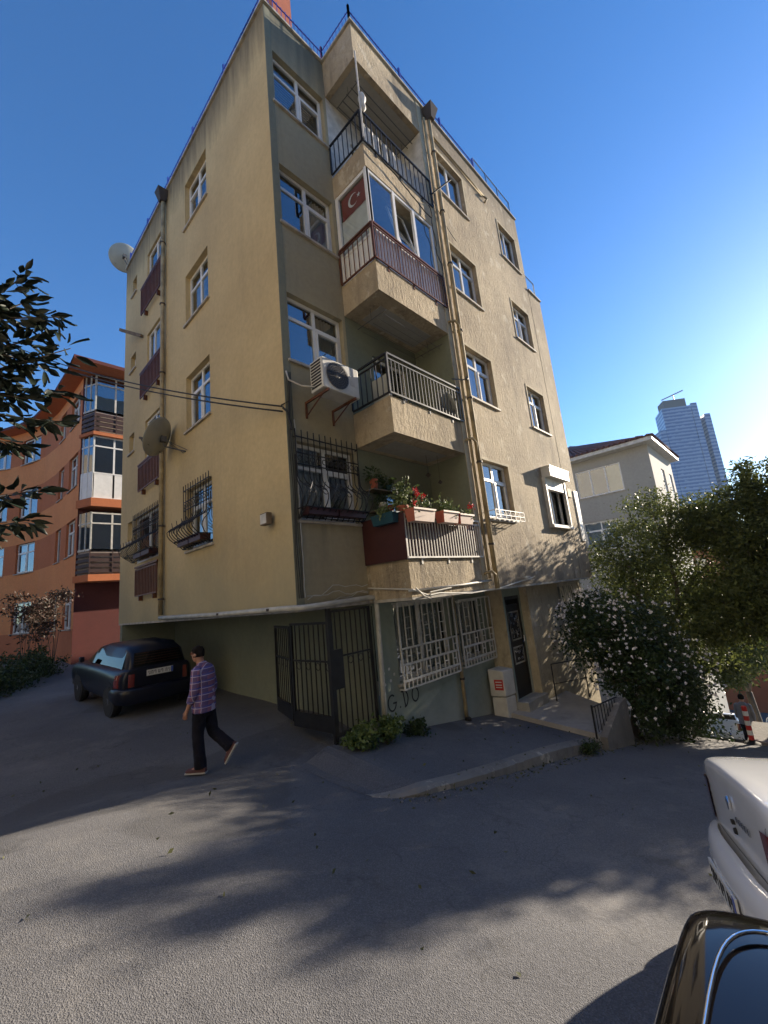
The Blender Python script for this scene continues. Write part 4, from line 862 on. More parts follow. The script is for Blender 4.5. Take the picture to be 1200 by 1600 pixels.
mb = MB(); mb.tube([(3.86, -D-.05, 9.55), (4.22, -D-.42, 9.93)], .018, 6); tag(mb.build('flag_pole', 'iron'), 'short black rod slanting out beside the top balcony', 'pole')
mb = MB(); mb.tube([(3.6, -D-.04, 4.52), (3.95, -D-.1, 4.58), (4.02, -D-.14, 4.62)], .014, 6); mb.lathe((4.03, -D-.15, 4.62), [(.03, -.03), (.045, 0), (.02, .05)], 8); tag(mb.build('wall_bracket', 'grey_iron'), 'small metal bracket lamp arm at the second balcony railing end', 'bracket')
ub = thing('folded_clothes_rack', 'folded clothes airer leaning behind the second balcony corner bars', 'clothes rack', (1.75, -.8, 3.1))
mb = MB(); mb.box(W1+.14, W1+.16, -.85, -.45, 3.2, 4.1); mb.build('panel', 'dish', ub)
# potted plants on the flower balcony
def plant(centers, n, L, W, mat, parent, seed, spread, name='foliage'):
    rng = np.random.default_rng(seed); c = np.array(centers); p = c[rng.integers(0, len(c), n)]+rng.normal(size=(n, 3))*np.array(spread)
    return leaves(name, p, L, W, mat, parent, seed)
def flowerbox(x0, x1, z0, z1, y0, y1, mat, label, ends=None, fl=0, seed=1, hgt=.14, lm='leaf_pot'):
    t = thing('flower_box', label, 'flower box', ((x0+x1)/2, (y0+y1)/2, z0), 'flower boxes on the first balcony rail')
    mb = MB(); i = .03
    mb.add([(x0+i, y0+i, z0), (x1-i, y0+i, z0), (x1-i, y1-i, z0), (x0+i, y1-i, z0), (x0, y0, z1), (x1, y0, z1), (x1, y1, z1), (x0, y1, z1)], [(3, 2, 1, 0), (0, 1, 5, 4), (2, 3, 7, 6)], 0)
    mb.add([(x0+i, y0+i, z0), (x1-i, y0+i, z0), (x1-i, y1-i, z0), (x0+i, y1-i, z0), (x0, y0, z1), (x1, y0, z1), (x1, y1, z1), (x0, y1, z1)], [(1, 2, 6, 5), (3, 0, 4, 7)], 1)
    mb.add([(x0+.01, y0+.01, z1-.02), (x1-.01, y0+.01, z1-.02), (x1-.01, y1-.01, z1-.02), (x0+.01, y1-.01, z1-.02)], [(0, 1, 2, 3)], 2)
    mb.box(x0-.01, x1+.01, y0-.012, y0, z1-.03, z1, 0)
    mb.build('trough', [mat, ends or mat, 'soil'], t)
    cs = [(x0+(x1-x0)*(j+.5)/5, (y0+y1)/2, z1+hgt*random.uniform(.2, .8)) for j in range(5)]
    plant(cs, 260, .06, .035, lm, t, seed, (.05, .05, hgt*.45))
    if fl:
        rng = np.random.default_rng(seed+5); p = np.array([(random.uniform(x0, x1), y0-.02+random.uniform(-.03, .04), z1+random.uniform(.06, hgt+.12)) for _ in range(fl)])
        pp = np.repeat(p, 26, 0)+rng.normal(size=(fl*26, 3))*.022; leaves('blossoms', pp, .035, .03, 'redflower', t, seed+9)
    return t
flowerbox(1.50, 2.08, 1.22, 1.44, -1.28, -1.06, 'cream', 'cream trough of red geraniums with terracotta end, at the balcony front corner', 'terracotta', 4, 1, .2)
flowerbox(2.32, 2.80, 1.24, 1.45, -1.28, -1.06, 'cream', 'cream trough of leafy green plants in the middle of the balcony rail', 'terracotta', 0, 2, .16)
flowerbox(2.84, 3.30, 1.24, 1.43, -1.28, -1.06, 'cream', 'cream trough with sparse pinkish geraniums nearest the downpipe', 'terracotta', 2, 3, .1)
flowerbox(1.33, 1.53, 1.25, 1.43, -.95, -.42, 'teal', 'dark teal trough of pale green leaves on the shaded balcony side', 'teal', 0, 4, .13)
tp = thing('potted_plant', 'tall bushy pot plant with variegated leaves behind the balcony corner', 'plant', (1.75, -.8, 1.4)); mb = MB(); mb.lathe((1.75, -.82, 1.35), [(.08, 0), (.11, .2), (.12, .22)], 14); mb.build('pot', 'terracotta', tp, smooth=True)
plant([(1.75, -.82, 1.72), (1.78, -.85, 1.9), (1.7, -.8, 1.6)], 260, .09, .05, 'leaf_pot', tp, 31, (.08, .08, .1))
sh = thing('wall_shelf', 'two small plant shelves on the green balcony wall beside the iron grille', 'shelf', (2.0, -.1, 2.0)); mb = MB(); mb.box(1.66, 2.36, -.24, -.005, 2.02, 2.04); mb.build('upper_board', 'wood', sh); mb = MB(); mb.box(1.7, 2.4, -.24, -.005, 1.60, 1.62); mb.build('lower_board', 'wood', sh)
for x, z, mt, lab, hh, sd_ in ((1.8, 2.042, 'terracotta', 'square terracotta pot on the upper balcony shelf', .2, 41), (2.18, 2.042, 'teal', 'dark pot with dense succulent on the upper balcony shelf', .12, 42), (2.2, 1.622, 'pinkred', 'pinkish red pot on the lower balcony shelf', .15, 43), (1.98, 1.622, 'white_dirty', 'pale bottle shaped pot on the lower balcony shelf', .18, 44)):
    t = thing('flower_pot', lab, 'flower pot', (x, -.12, z), 'pots on the balcony shelves'); mb = MB(); mb.lathe((x, -.13, z), [(.055, 0), (.085, hh*.9), (.09, hh), (.075, hh)], 12); mb.build('pot', mt, t, smooth=True); plant([(x, -.13, z+hh+.08)], 120, .08, .04, 'leaf_bush', t, sd_, (.08, .05, .07))
wc_ = thing('wind_chime', 'little wind chime hanging from the flower balcony ceiling', 'wind chime', (3.3, -.6, 2.3)); mb = MB(); mb.tube([(3.3, -.6, 2.86), (3.3, -.6, 2.3)], .003, 4); mb.lathe((3.3, -.6, 2.22), [(.01, 0), (.05, .04), (.01, .09)], 10); mb.tube([(3.05, -.5, 2.86), (3.05, -.5, 2.45)], .003, 4); mb.lathe((3.05, -.5, 2.36), [(.01, 0), (.06, .05), (.01, .1)], 10); mb.build('bells', 'hopper', wc_)

# ------------------------------------------------------------------ orange building
ob = thing('apartment_building', 'orange four storey building with curved facade and wide eaves left of the ochre block', 'building', (1, 20, -2))
plan = [(-.1, 15.5), (-.2, 18), (-.32, 20), (-.55, 21.7), (-1.0, 23.2), (-1.75, 24.7), (-2.9, 26.2), (-5, 28.5), (-9, 32)]
seg = []; s = 0
for i in range(len(plan)-1):
    L = math.dist(plan[i], plan[i+1]); seg.append((s, s+L, plan[i], plan[i+1])); s += L
TOT = s
def pos(s):
    for a, b, p, q in seg:
        if s <= b+1e-6: t = (s-a)/(b-a); d = ((q[0]-p[0])/(b-a), (q[1]-p[1])/(b-a)); return Vector((p[0]+(q[0]-p[0])*t, p[1]+(q[1]-p[1])*t, 0)), Vector((d[0], d[1], 0))
    return Vector((*plan[-1], 0)), Vector((-.7, .7, 0))
def smap(mb, s, n, z):
    p, d = pos(s); N = Vector((-d.y, d.x, 0)); return p+N*n+Vector((0, 0, z))
def near(px_y):   # arc length for a world y
    s = 0
    while s < TOT and pos(s)[0].y < px_y: s += .02
    return s
cols = [(near(15.85), near(17.35)), (near(18.3), near(19.25)), (near(22.2), near(23.75)), (near(24.6), near(25.4)), (near(27.2), near(28.4))]
rows = [(-.05, 1.5), (3.0, 4.55), (6.0, 7.55), (9.0, 10.4)]
mbw = MB(); us = sorted({0, TOT, *[b for a, b, *_ in seg], *[c for cc in cols for c in cc]}); zs = sorted({-4, 10.95, 2.2, *[z for r_ in rows for z in r_]})
for i in range(len(us)-1):
    for j in range(len(zs)-1):
        a, b, c, d = us[i], us[i+1], zs[j], zs[j+1]
        if b-a < 1e-5: continue
        cu, cz = (a+b)/2, (c+d)/2
        if any(x0 < cu < x1 for x0, x1 in cols) and any(y0 < cz < y1 for y0, y1 in rows): continue
        band = any(y0 < cz < y1 for y0, y1 in rows[1:])
        q = [tuple(smap(mbw, a, 0, c)), tuple(smap(mbw, b, 0, c)), tuple(smap(mbw, b, 0, d)), tuple(smap(mbw, a, 0, d))]
        mbw.add(q, [(0, 1, 2, 3)], 2 if cz < -.05 else (1 if band else 0))
for (u0, u1) in cols:
    for (z0, z1) in rows:
        for sgn in (u0, u1): mbw.add([tuple(smap(mbw, sgn, 0, z0)), tuple(smap(mbw, sgn, -.5, z0)), tuple(smap(mbw, sgn, -.5, z1)), tuple(smap(mbw, sgn, 0, z1))], [(0, 1, 2, 3)], 1)
        for zz in (z0, z1): mbw.add([tuple(smap(mbw, u0, 0, zz)), tuple(smap(mbw, u1, 0, zz)), tuple(smap(mbw, u1, -.5, zz)), tuple(smap(mbw, u0, -.5, zz))], [(0, 1, 2, 3)], 1)
        mbw.add([tuple(smap(mbw, u0, -.5, z0)), tuple(smap(mbw, u1, -.5, z0)), tuple(smap(mbw, u1, -.5, z1)), tuple(smap(mbw, u0, -.5, z1))], [(0, 1, 2, 3)], 3)
mbw.build('facade_wall', ['orange', 'orange_dk', 'orange_dk', 'room'], ob)
for ci, (u0, u1) in enumerate(cols):
    for ri, (z0, z1) in enumerate(rows):
        p, d = pos((u0+u1)/2); a_, b_ = smap(None, u0, 0, 0), smap(None, u1, 0, 0); dd = (b_-a_); L = dd.length; dd.normalize()
        window(dict(O=a_, U=dd, N=Vector((-dd.y, dd.x, 0))), (0, L, z0, z1), ob, 'cross' if ci != 1 else 'two', ['net', 'left', None, 'right', 'net'][(ci+ri) % 5], rev=.1)
mb = MB(); n_ = 26; pts = []
for i in range(n_+1):
    s = TOT*i/n_; pts += [tuple(smap(mb, s, .62, 10.95)), tuple(smap(mb, s, .62, 11.1)), tuple(smap(mb, s, -3.5, 12.4)), tuple(smap(mb, s, 0, 10.9))]
fs = []
for i in range(n_): b = 4*i; fs += [(b, b+4, b+5, b+1), (b+1, b+5, b+6, b+2), (b, b+3, b+7, b+4)]
mb.add(pts, fs); mb.mi = [0 if k % 3 == 2 else (1 if k % 3 == 0 else 2) for k in range(len(fs))]
mb.add([(-.72, 14.0, 10.95), (6, 14.0, 10.95), (6, 15.6, 10.9), (-.72, 15.6, 10.9), (-.72, 14.0, 11.1), (6, 14, 11.1), (6, 19, 12.5), (3.3, 19, 12.5), (-.72, 15.5, 11.1)], [(0, 1, 2, 3), (0, 1, 5, 4), (4, 5, 6, 7, 8)], 0); mb.mi[-3:] = [0, 1, 2]
mb.build('roof', ['orange_dk', 'maroon', 'rooftile'], ob)
mb = MB(); mb.box(-.1, 6, 15.5, 15.9, -4, 10.9); mb.build('end_wall', 'maroon', ob)
bay = [(-.05, 15.5), (.25, 14.8), (6, 14.8), (6, 15.49)]
for z0, z1, kind in ((9.15, 10.88, 'grey'), (5.2, 8.0, 'white'), (3.0, 4.62, 'grey')):
    mb = MB(); mb.prism([(x+.03, y+.03) for x, y in bay], z0, z1); e = mb.build('bay_infill', 'room', ob)
    mb = MB(); fm = 'white_dirty' if kind == 'grey' else 'white'
    zsill = z0 if kind == 'grey' else 6.3
    for (x, y) in ((.25, 14.8), (1.0, 14.8), (1.9, 14.8), (2.8, 14.8)): mb.box(x-.035, x+.035, y-.0, y+.028, z0, z1)
    for x in (-.03, .1): mb.box(x, x+.06, 15.44-(x+.03)*2.33-.08, 15.46-(x+.03)*2.33, z0, z1)
    for z in (z0, z1-.07, z1-.5, zsill): mb.box(.25, 5.9, 14.79, 14.826, z, z+.06)
    mb.add([(-.06, 15.47, zsill), (.24, 14.78, zsill), (.24, 14.78, zsill+.08), (-.06, 15.47, zsill+.08)], [(0, 1, 2, 3)]); mb.add([(-.06, 15.47, z1-.5), (.24, 14.78, z1-.5), (.24, 14.78, z1-.44), (-.06, 15.47, z1-.44)], [(0, 1, 2, 3)])
    if kind == 'white':
        mb.box(.25, 5.9, 14.80, 14.829, z0, 6.3); mb.add([(-.065, 15.47, z0), (.235, 14.78, z0), (.235, 14.78, 6.3), (-.065, 15.47, 6.3)], [(0, 1, 2, 3)])
    mb.build('bay_frame', fm, ob)
    mb = MB(); mb.box(.3, 5.9, 14.812, 14.82, zsill+.06, z1-.07); mb.add([(-.045, 15.46, zsill), (.25, 14.79, zsill), (.25, 14.79, z1), (-.045, 15.46, z1)], [(0, 1, 2, 3)]); mb.build('bay_glass', 'glass', ob)
for z0, z1 in ((8.15, 9.12), (2.02, 3.0)):
    mb = MB(); k = 4
    for i in range(k):
        z = z0+.06+(z1-z0-.1)*i/k; mb.prism([(-.1, 15.45), (.2, 14.7), (6, 14.7), (6, 14.74), (.23, 14.74), (-.06, 15.45)], z+.02, z+.15, 0); 
    mb.box(1.0, 1.04, 14.68, 14.7, z0, z1); mb.box(.2, .24, 14.68, 14.7, z0, z1)
    mb.build('slat_railing', 'slat', ob)
    mb = MB(); mb.prism([(-.03, 15.5), (.27, 14.83), (6, 14.83), (6, 15.4)], z0, z1); mb.build('bay_panel', 'slat_light', ob)
for z0, z1 in ((8.0, 8.15), (4.85, 5.2), (1.75, 2.02)):
    mb = MB(); mb.prism([(-.18, 15.5), (.18, 14.66), (6, 14.66), (6, 15.49)], z0, z1); mb.build('bay_slab', 'orange_dk', ob)

# ------------------------------------------------------------------ grey house beyond, skyscraper
gh = thing('house', 'grey rendered house with overhanging tiled roof behind the trees on the right', 'house', (22, 2, -6))
FG = dict(O=(21.8, -1.2, 0), U=(0, 1, 0), N=(-1, 0, 0))
gw = [(1.45, 3.9, 4.42, 6.02), (2.05, 3.95, 1.35, 2.95), (5, 7, 4.42, 6.02)]
wall(FG, 0, 10, -9, 6.6, gw, 'house_wall', ['grey_house', 'room'], gh, rev=.1)
for i, h in enumerate(gw): window(FG, h, gh, ['three', 'cross', 'two'][i], [None, 'net', None][i], rev=.05)
mb = MB(**FG); mb.box(1.5, 2.2, -.14, -.13, 4.5, 5.95); mb.build('yellow_blind', 'curtain_y', gh)
FH = dict(O=(21.8, -1.2, 0), U=(1, 0, 0), N=(0, -1, 0)); hw = [(2.4, 3.3, 3.6, 5.6), (4.6, 5.4, 3.6, 5.6)]
wall(FH, 0, 6, -9, 6.6, hw, 'house_wall', ['grey_house', 'room'], gh, rev=.1)
for h in hw: window(FH, h, gh, 'two', None, rev=.05)
mb = MB(); mb.add([(21.2, -1.6, 6.62), (28.4, -1.6, 6.62), (28.4, 9.6, 6.62), (21.2, 9.6, 6.62), (21.2, -1.6, 6.82), (28.4, -1.6, 6.82), (28.4, 9.6, 6.82), (21.2, 9.6, 6.82), (24.8, 3.9, 9.0)], [(0, 1, 2, 3), (0, 1, 5, 4), (1, 2, 6, 5), (2, 3, 7, 6), (3, 0, 4, 7)]); mb.build('eaves', 'white_dirty', gh)
mb = MB()
C0 = [(21.15, -1.65, 6.83), (28.45, -1.65, 6.83), (28.45, 9.65, 6.83), (21.15, 9.65, 6.83)]; ap = (24.8, 3.9, 8.6)
mb.add(C0+[ap], [(0, 1, 4), (1, 2, 4), (2, 3, 4), (3, 0, 4)])
for i in range(40):
    t = (i+.5)/40
    for (A, B) in ((C0[3], C0[0]), (C0[0], C0[1])):
        p = Vector(A).lerp(Vector(B), t); e_ = 1-abs(2*t-1); q = p.lerp(Vector(ap), e_*.98); mb.tube([p+Vector((0, 0, .03)), q+Vector((0, 0, .03))], .07, 5)
mb.build('roof', 'rooftile', gh)
tw = thing('skyscraper', 'pale blue glass skyscraper with a rooftop crane rising above the trees', 'skyscraper', (715, 60, -60))
def tower(poly, z1, name='tower_shaft', mat='tower', z0=-60): mb = MB(); mb.prism(poly, z0, z1); return mb.build(name, mat, tw)
tower([(694, 85), (718, 54), (742, 60), (730, 100)], [0]*0 or 222); tower([(718.5, 53.5), (724, 47), (748, 55), (742.5, 59.5)], 225); tower([(690, 92), (694, 85.5), (722, 100), (715, 108)], 190); tower([(729, 42.5), (734, 36), (757, 45), (749, 54)], 207)
mb = MB(); mb.prism([(698, 82), (716, 58), (728, 62), (716, 92)], 222, 234); mb.build('plant_room', 'hopper', tw)
mb = MB(); mb.tube([(705, 84, 238), (716, 58, 246)], .9, 4); mb.tube([(711, 70, 232), (711, 70, 243)], .9, 4); mb.build('crane', 'grey_iron', tw)
for i, (x, y, w_, h_, mt) in enumerate([(60, 2.5, 9, 1.6, 'orange_dk'), (75, -8, 14, -1, 'grey_house'), (48, -7, 9, -3.5, 'yellow_low')]):
    t = thing('house', ['low reddish roofed house glimpsed just below the skyscraper', 'distant grey house hidden behind the right hand trees', 'cream house hidden among the trees downhill'][i], 'house', (x, y, -20)); mb = MB(); mb.box(x, x+9, y-w_/2, y+w_/2, -25, h_); mb.build('house_wall', mt, t)
    mb = MB(); mb.add([(x-.5, y-w_/2-.5, h_), (x+9.5, y-w_/2-.5, h_), (x+9.5, y+w_/2+.5, h_), (x-.5, y+w_/2+.5, h_), (x+4.5, y-w_/2+2, h_+1.6), (x+4.5, y+w_/2-2, h_+1.6)], [(0, 1, 4), (1, 2, 5, 4), (2, 3, 5), (3, 0, 4, 5)]); mb.build('roof', 'rooftile', t)
    for q in (-.28, 0, .28): mb = MB(); mb.box(x-.03, x-.005, y+w_*q-.5, y+w_*q+.5, h_-2.2, h_-.9); mb.build('window', 'glass', t)

for i, (x0, x1, y0, y1, h_) in enumerate([(-24, -13, -18, 1.5, 15), (-9.5, 14, -24, -12.5, 13), (-24, -14.5, 3.5, 26, 13)]):  # out-of-view blocks added to bounce warm sun and block sky, deepening street shade
    t = thing('apartment_building', ['cream block across the side street, facing the sun, behind the viewer', 'beige block behind the row of parked cars', 'cream block across the side street, opposite the orange building'][i], 'building', ((x0+x1)/2, (y0+y1)/2, -2))
    fr0 = dict(O=(x1, y0, 0), U=(0, 1, 0), N=(1, 0, 0)) if i != 1 else dict(O=(x0, y1, 0), U=(1, 0, 0), N=(0, 1, 0)); Lh = (y1-y0) if i != 1 else (x1-x0)
    hl = [(2+3.6*a, 3.4+3.6*a, .8+2.9*b, 2.3+2.9*b) for a in range(int((Lh-3)/3.6)) for b in range(4)]
    wall(fr0, 0, Lh, -6, h_, hl, 'house_wall', ['drab' if i else 'yellow_low', 'room'], t)
    for h in hl: window(fr0, h, t, 'two', None)
    mb = MB(); mb.box(x0, x1-.03 if i != 1 else x1, y0, y1 if i != 1 else y1-.03, h_-.3, h_); mb.build('roof', 'concrete', t)
# ------------------------------------------------------------------ trees and plants
def tree(name, label, base, blobs, n, L, W, mat, seed, trunk_r=.16, group=None, droop=.3, shell=.45, cat='tree'):
    t = thing(name, label, cat, base, group); rg = random.Random(seed); mb = MB(); base = Vector(base)
    top = sum((Vector(b[0]) for b in blobs), Vector())/len(blobs); fork = base.lerp(top, .45)+Vector((rg.uniform(-.2, .2), rg.uniform(-.2, .2), 0))
    mb.tube([base-Vector((0, 0, .3)), base.lerp(fork, .5)+Vector((rg.uniform(-.1, .1), rg.uniform(-.1, .1), 0)), fork], [trunk_r*1.25, trunk_r, trunk_r*.8], 9)
    for c, r_ in blobs:
        c = Vector(c); mid = fork.lerp(c, .5)+Vector((rg.uniform(-.3, .3), rg.uniform(-.3, .3), rg.uniform(0, .3)))
        mb.tube([fork, mid, c], [trunk_r*.6, trunk_r*.35, trunk_r*.15], 7)
        for k in range(7):
            d = Vector((rg.gauss(0, 1), rg.gauss(0, 1), rg.gauss(0, .8))); d.normalize(); e = c+Vector((d.x*r_[0], d.y*r_[1], d.z*r_[2]))*.85
            s0 = mid.lerp(c, rg.uniform(.2, 1)); mb.tube([s0, s0.lerp(e, .5)+Vector((0, 0, .1)), e], [trunk_r*.2, trunk_r*.12, trunk_r*.05], 5)
    mb.build('trunk', 'bark', t, smooth=True)
    leaves('crown', crown_points(blobs, n, seed, shell), L, W, mat, t, seed, droop); return t
tree('tree', 'leafy green tree with sunlit top in front of the grey house', (12.6, -2.4, -5.4), [((11.6, -1.7, .3), (1.5, 1.4, 1.1)), ((12.6, -2.6, 1.5), (1.6, 1.4, 1.1)), ((11.3, -1.8, -1.5), (1.3, 1.4, 1.0)), ((13.2, -3.4, .2), (1.5, 1.5, 1.4)), ((12.4, -2.8, -1.8), (1.6, 1.6, 1.3))], 26000, .13, .05, 'leaf_tree', 21)
tree('tree', 'broad dull tree at the right edge below the skyscraper', (12.2, -4.9, -5.6), [((12.5, -3.9, 1.3), (1.4, .8, 1.0)), ((12.4, -4.6, .85), (1.6, .9, 1.3)), ((12.4, -5.5, .8), (1.6, .9, 1.25)), ((12.0, -4.9, -.9), (1.8, 1.3, 1.3)), ((11.4, -3.9, -1.3), (1.2, .9, .9)), ((12.2, -5.9, -1.9), (1.6, 1.1, 1.2)), ((12.3, -5.05, 2.1), (.9, .24, .9)), ((12.6, -5.05, 2.0), (.9, .22, .9)), ((12.3, -5.68, 2.05), (.9, .14, .85)), ((12.6, -5.7, 1.9), (.9, .16, .8))], 40000, .14, .055, 'leaf_tree', 22)
tree('tree', 'street tree beyond the right edge whose shade falls across the road', (11.9, -6.9, -5.2), [((12.2, -6.15, .2), (1.4, .55, 1.25)), ((12.3, -6.15, 1.85), (.9, .28, .7)), ((12.6, -6.15, 1.7), (.9, .28, .7)), ((11.8, -6.7, -.2), (1.5, .55, 1.35)), ((11.0, -7.1, -1.3), (1.3, .8, .9)), ((12.6, -7.6, -.9), (1.3, 1.0, .9)), ((11.8, -6.9, -2.2), (1.4, 1.3, 1.2))], 30000, .14, .065, 'leaf_tree2', 23)
tree('tree', 'dark green tree further down the hill behind the walking person', (23.5, -2.8, -8.8), [((23, -2.4, -4.3), (2.0, 1.6, 1.6)), ((24, -1.4, -2.2), (2.2, 1.8, 1.6)), ((23.5, -4.2, -2.6), (2.0, 1.6, 1.8))], 16000, .22, .1, 'leaf_tree', 61)
tree('tree', 'green tree standing against the grey house wall', (18.5, -1.2, -7.2), [((18.5, -1.5, -2.8), (1.6, 1.5, 1.8)), ((18.2, -.4, -.8), (1.5, 1.5, 1.3)), ((19.3, -2.7, -3.6), (1.6, 1.2, 1.6))], 15000, .18, .08, 'leaf_tree', 62)
bush = tree('hibiscus_bush', 'large dark bush dotted with white flowers beside the entrance terrace', (7.3, -2.35, -3.7), [((6.9, -1.8, -1.3), (.85, .8, .75)), ((7.6, -2.5, -1.5), (.95, .9, .9)), ((6.9, -2.5, -2.2), (.8, .75, .8)), ((8.0, -2.9, -2.4), (.9, .8, .85)), ((7.6, -1.7, -.9), (.9, .8, .5)), ((6.9, -2.75, -3.0), (.8, .35, .5)), ((7.8, -2.9, -3.2), (.8, .4, .6))], 21000, .085, .05, 'leaf_bush', 24, trunk_r=.08, cat='bush', shell=.3)
rng = np.random.default_rng(77); fp = []
for c_, r_ in [((6.85, -1.85, -1.3), (.98, .93, .88)), ((7.5, -2.6, -1.5), (1.08, 1.02, 1.02)), ((6.85, -2.6, -2.2), (.93, .9, .9)), ((7.9, -3.0, -2.3), (1.03, .93, .95)), ((7.5, -1.8, -.8), (.95, .95, .55))]:
    d = rng.normal(size=(110, 3)); d /= np.linalg.norm(d, axis=1)[:, None]; fp.append(np.array(c_)+d*np.array(r_)*rng.uniform(.88, 1.08, (110, 1)))
fp = np.concatenate(fp); fpp = np.repeat(fp, 6, 0)+rng.normal(size=(len(fp)*6, 3))*.006
leaves('blossoms', fpp, .038, .045, 'blossom', bush, 6, droop=0, kind='stuff')
def shrub(name, label, cells, n, L, W, mat, seed, cat='shrub', group=None):
    base = cells[0][0]; t = thing(name, label, cat, (base[0], base[1], gz(base[0], base[1])), group); mb = MB(); rg = random.Random(seed)
    for c, r_ in cells:
        for k in range(5): mb.tube([(c[0]+rg.uniform(-.05, .05), c[1], gz(c[0], c[1])-.03), (c[0]+rg.uniform(-r_[0], r_[0])*.7, c[1]+rg.uniform(-r_[1], r_[1])*.7, c[2]+r_[2]*rg.uniform(.2, .9))], [.012, .004], 5)
    mb.build('stems', 'bark', t); leaves('foliage', crown_points(cells, n, seed, .2), L, W, mat, t, seed, .1); return t
shrub('weed', 'leafy pale green weed clump left of the white corner pipe base', [((.82, -.34, -2.0), (.24, .16, .17))], 1100, .07, .045, 'leaf_weed', 51, 'weed', 'weeds at the wall foot')
shrub('weed', 'sunlit green weed clump growing right beside the white corner pipe', [((1.38, -.34, -2.04), (.24, .16, .17))], 1200, .06, .04, 'leaf_weed', 52, 'weed', 'weeds at the wall foot')
shrub('weed', 'dark bluish weed clump growing under the graffiti', [((2.12, -.2, -2.3), (.24, .14, .16))], 900, .07, .04, 'leaf_bush', 53, 'weed', 'weeds at the wall foot')
shrub('weed', 'small grass tuft on the kerb in front of the low wall', [((4.5, -2.25, -2.95), (.3, .1, .07))], 500, .07, .02, 'leaf_bush', 54, 'weed', 'weeds at the wall foot')
shrub('hedge', 'dark leafy hedge at the far left edge in front of the orange building', [((-2.0, 12.4, -1.2), (.8, 1.1, .7)), ((-2.7, 11.2, -1.3), (.8, 1.1, .6)), ((-1.2, 13.7, -1.2), (.7, .9, .6))], 9000, .1, .05, 'leaf_bush', 55, 'hedge')
shrub('shrub', 'reddish leaved young tree in front of the orange building windows', [((-1.35, 14.2, .4), (.9, .9, .9)), ((-1.7, 13.6, .9), (.7, .6, .6)), ((-.8, 14.6, 1.1), (.6, .5, .6))], 2600, .12, .06, 'leaf_purple', 56)
shrub('shrub', 'dark shrubbery beneath the right hand trees by the road', [((8.9, -3.0, -3.5), (.9, .7, .8)), ((10.2, -2.5, -3.6), (1.0, .8, 1.3)), ((11.5, -2.2, -3.8), (1.2, .9, 1.6))], 12000, .09, .045, 'leaf_bush', 57)
rng = np.random.default_rng(12); pts = []
while len(pts) < 420:
    x = rng.uniform(-4.5, 8); y = rng.uniform(-5, 3)
    near_k = abs(y-kerb_y(x)+.12) < .18 and x > 0
    if near_k or rng.random() < .015:
        if (x > 1.4 and y > -.1) or (x > 7): continue
        pts.append((x, y, (side_z(x, y) if (x > .5 and kerb_y(x)+.05 < y < 0 and x < 5.1) else gz(x, y))+.012))
lt = leaves('fallen_leaves', pts, .05, .028, 'leaf_tree2', None, 13, droop=0, dirs=np.tile([0, 0, .01], (len(pts), 1))+rng.normal(size=(len(pts), 3))*np.array([1, 1, .08]), kind='stuff')
gv = MB()
for k in range(420):
    x = rng.uniform(0, 6.5); y = kerb_y(x)-abs(rng.normal())*.13-.06
    if y > -.2 and x > .3: continue
    r_ = rng.uniform(.004, .012); z = gz(x, y); a_ = rng.uniform(0, 6)
    gv.lathe((x, y, z), [(r_, -.004), (r_*.9, r_*.6), (r_*.3, r_*.95)], 5)
gv.build('gravel', 'concrete', kind='stuff')
# cherry branch entering from the left
ct = thing('cherry_tree', 'near dark leaved cherry tree whose branches enter at the left edge', 'tree', (-5.6, -.6, -1.5)); mb = MB()
mb.tube([(-5.6, -.6, -1.8), (-5.5, -.7, 0), (-5.1, -1.0, 1.2), (-4.6, -1.4, 2.2)], [.12, .10, .07, .04], 9)
tips = [((-3.81, -1.73, 1.75), (-3.26, -2.36, 1.9)), ((-3.78, -1.88, 2.16), (-3.32, -2.36, 2.11)), ((-3.78, -1.88, 2.16), (-3.50, -2.24, 2.42)), ((-3.81, -1.73, 1.75), (-3.27, -2.28, 1.60)), ((-3.78, -1.8, 1.55), (-3.27, -2.21, 1.42)), ((-3.78, -1.8, 1.45), (-3.45, -2.0, 1.28)), ((-3.69, -1.62, .95), (-3.34, -2.0, 1.00)), ((-3.69, -1.62, .75), (-3.37, -1.98, .80)), ((-3.8, -1.85, 2.0), (-3.36, -2.25, 1.78)), ((-3.8, -1.85, 1.9), (-3.4, -2.2, 2.0)), ((-3.8, -1.85, 2.1), (-3.48, -2.2, 2.25)), ((-3.8, -1.8, 1.7), (-3.42, -2.2, 1.55)), ((-3.85, -1.8, 1.9), (-3.55, -2.1, 1.7)), ((-3.85, -1.8, 2.1), (-3.6, -2.1, 2.0)), ((-3.85, -1.75, 1.5), (-3.6, -2.0, 1.75))]
cen = []; dr_ = []; rg = random.Random(8)
for a, b in tips:
    a = Vector(a); b = Vector(b); mb.tube([(-4.6, -1.4, 2.2) if a.z > 1.6 else (-5.1, -1.0, 1.2), a, b], [.025, .010, .003], 5)
    for k in range(60):
        t = (k+.5)/60*1.1-.05; p = a.lerp(b, min(t, 1)); d = (b-a).normalized(); s_ = Vector((rg.gauss(0, 1), rg.gauss(0, 1), rg.gauss(0, .6))); q = (d*.9+s_*.75+Vector((0, 0, -.35))).normalized(); cen.append(tuple(p+s_*.03)); dr_.append(tuple(q))
mb.build('trunk', 'bark', ct, smooth=True); rng = np.random.default_rng(4)
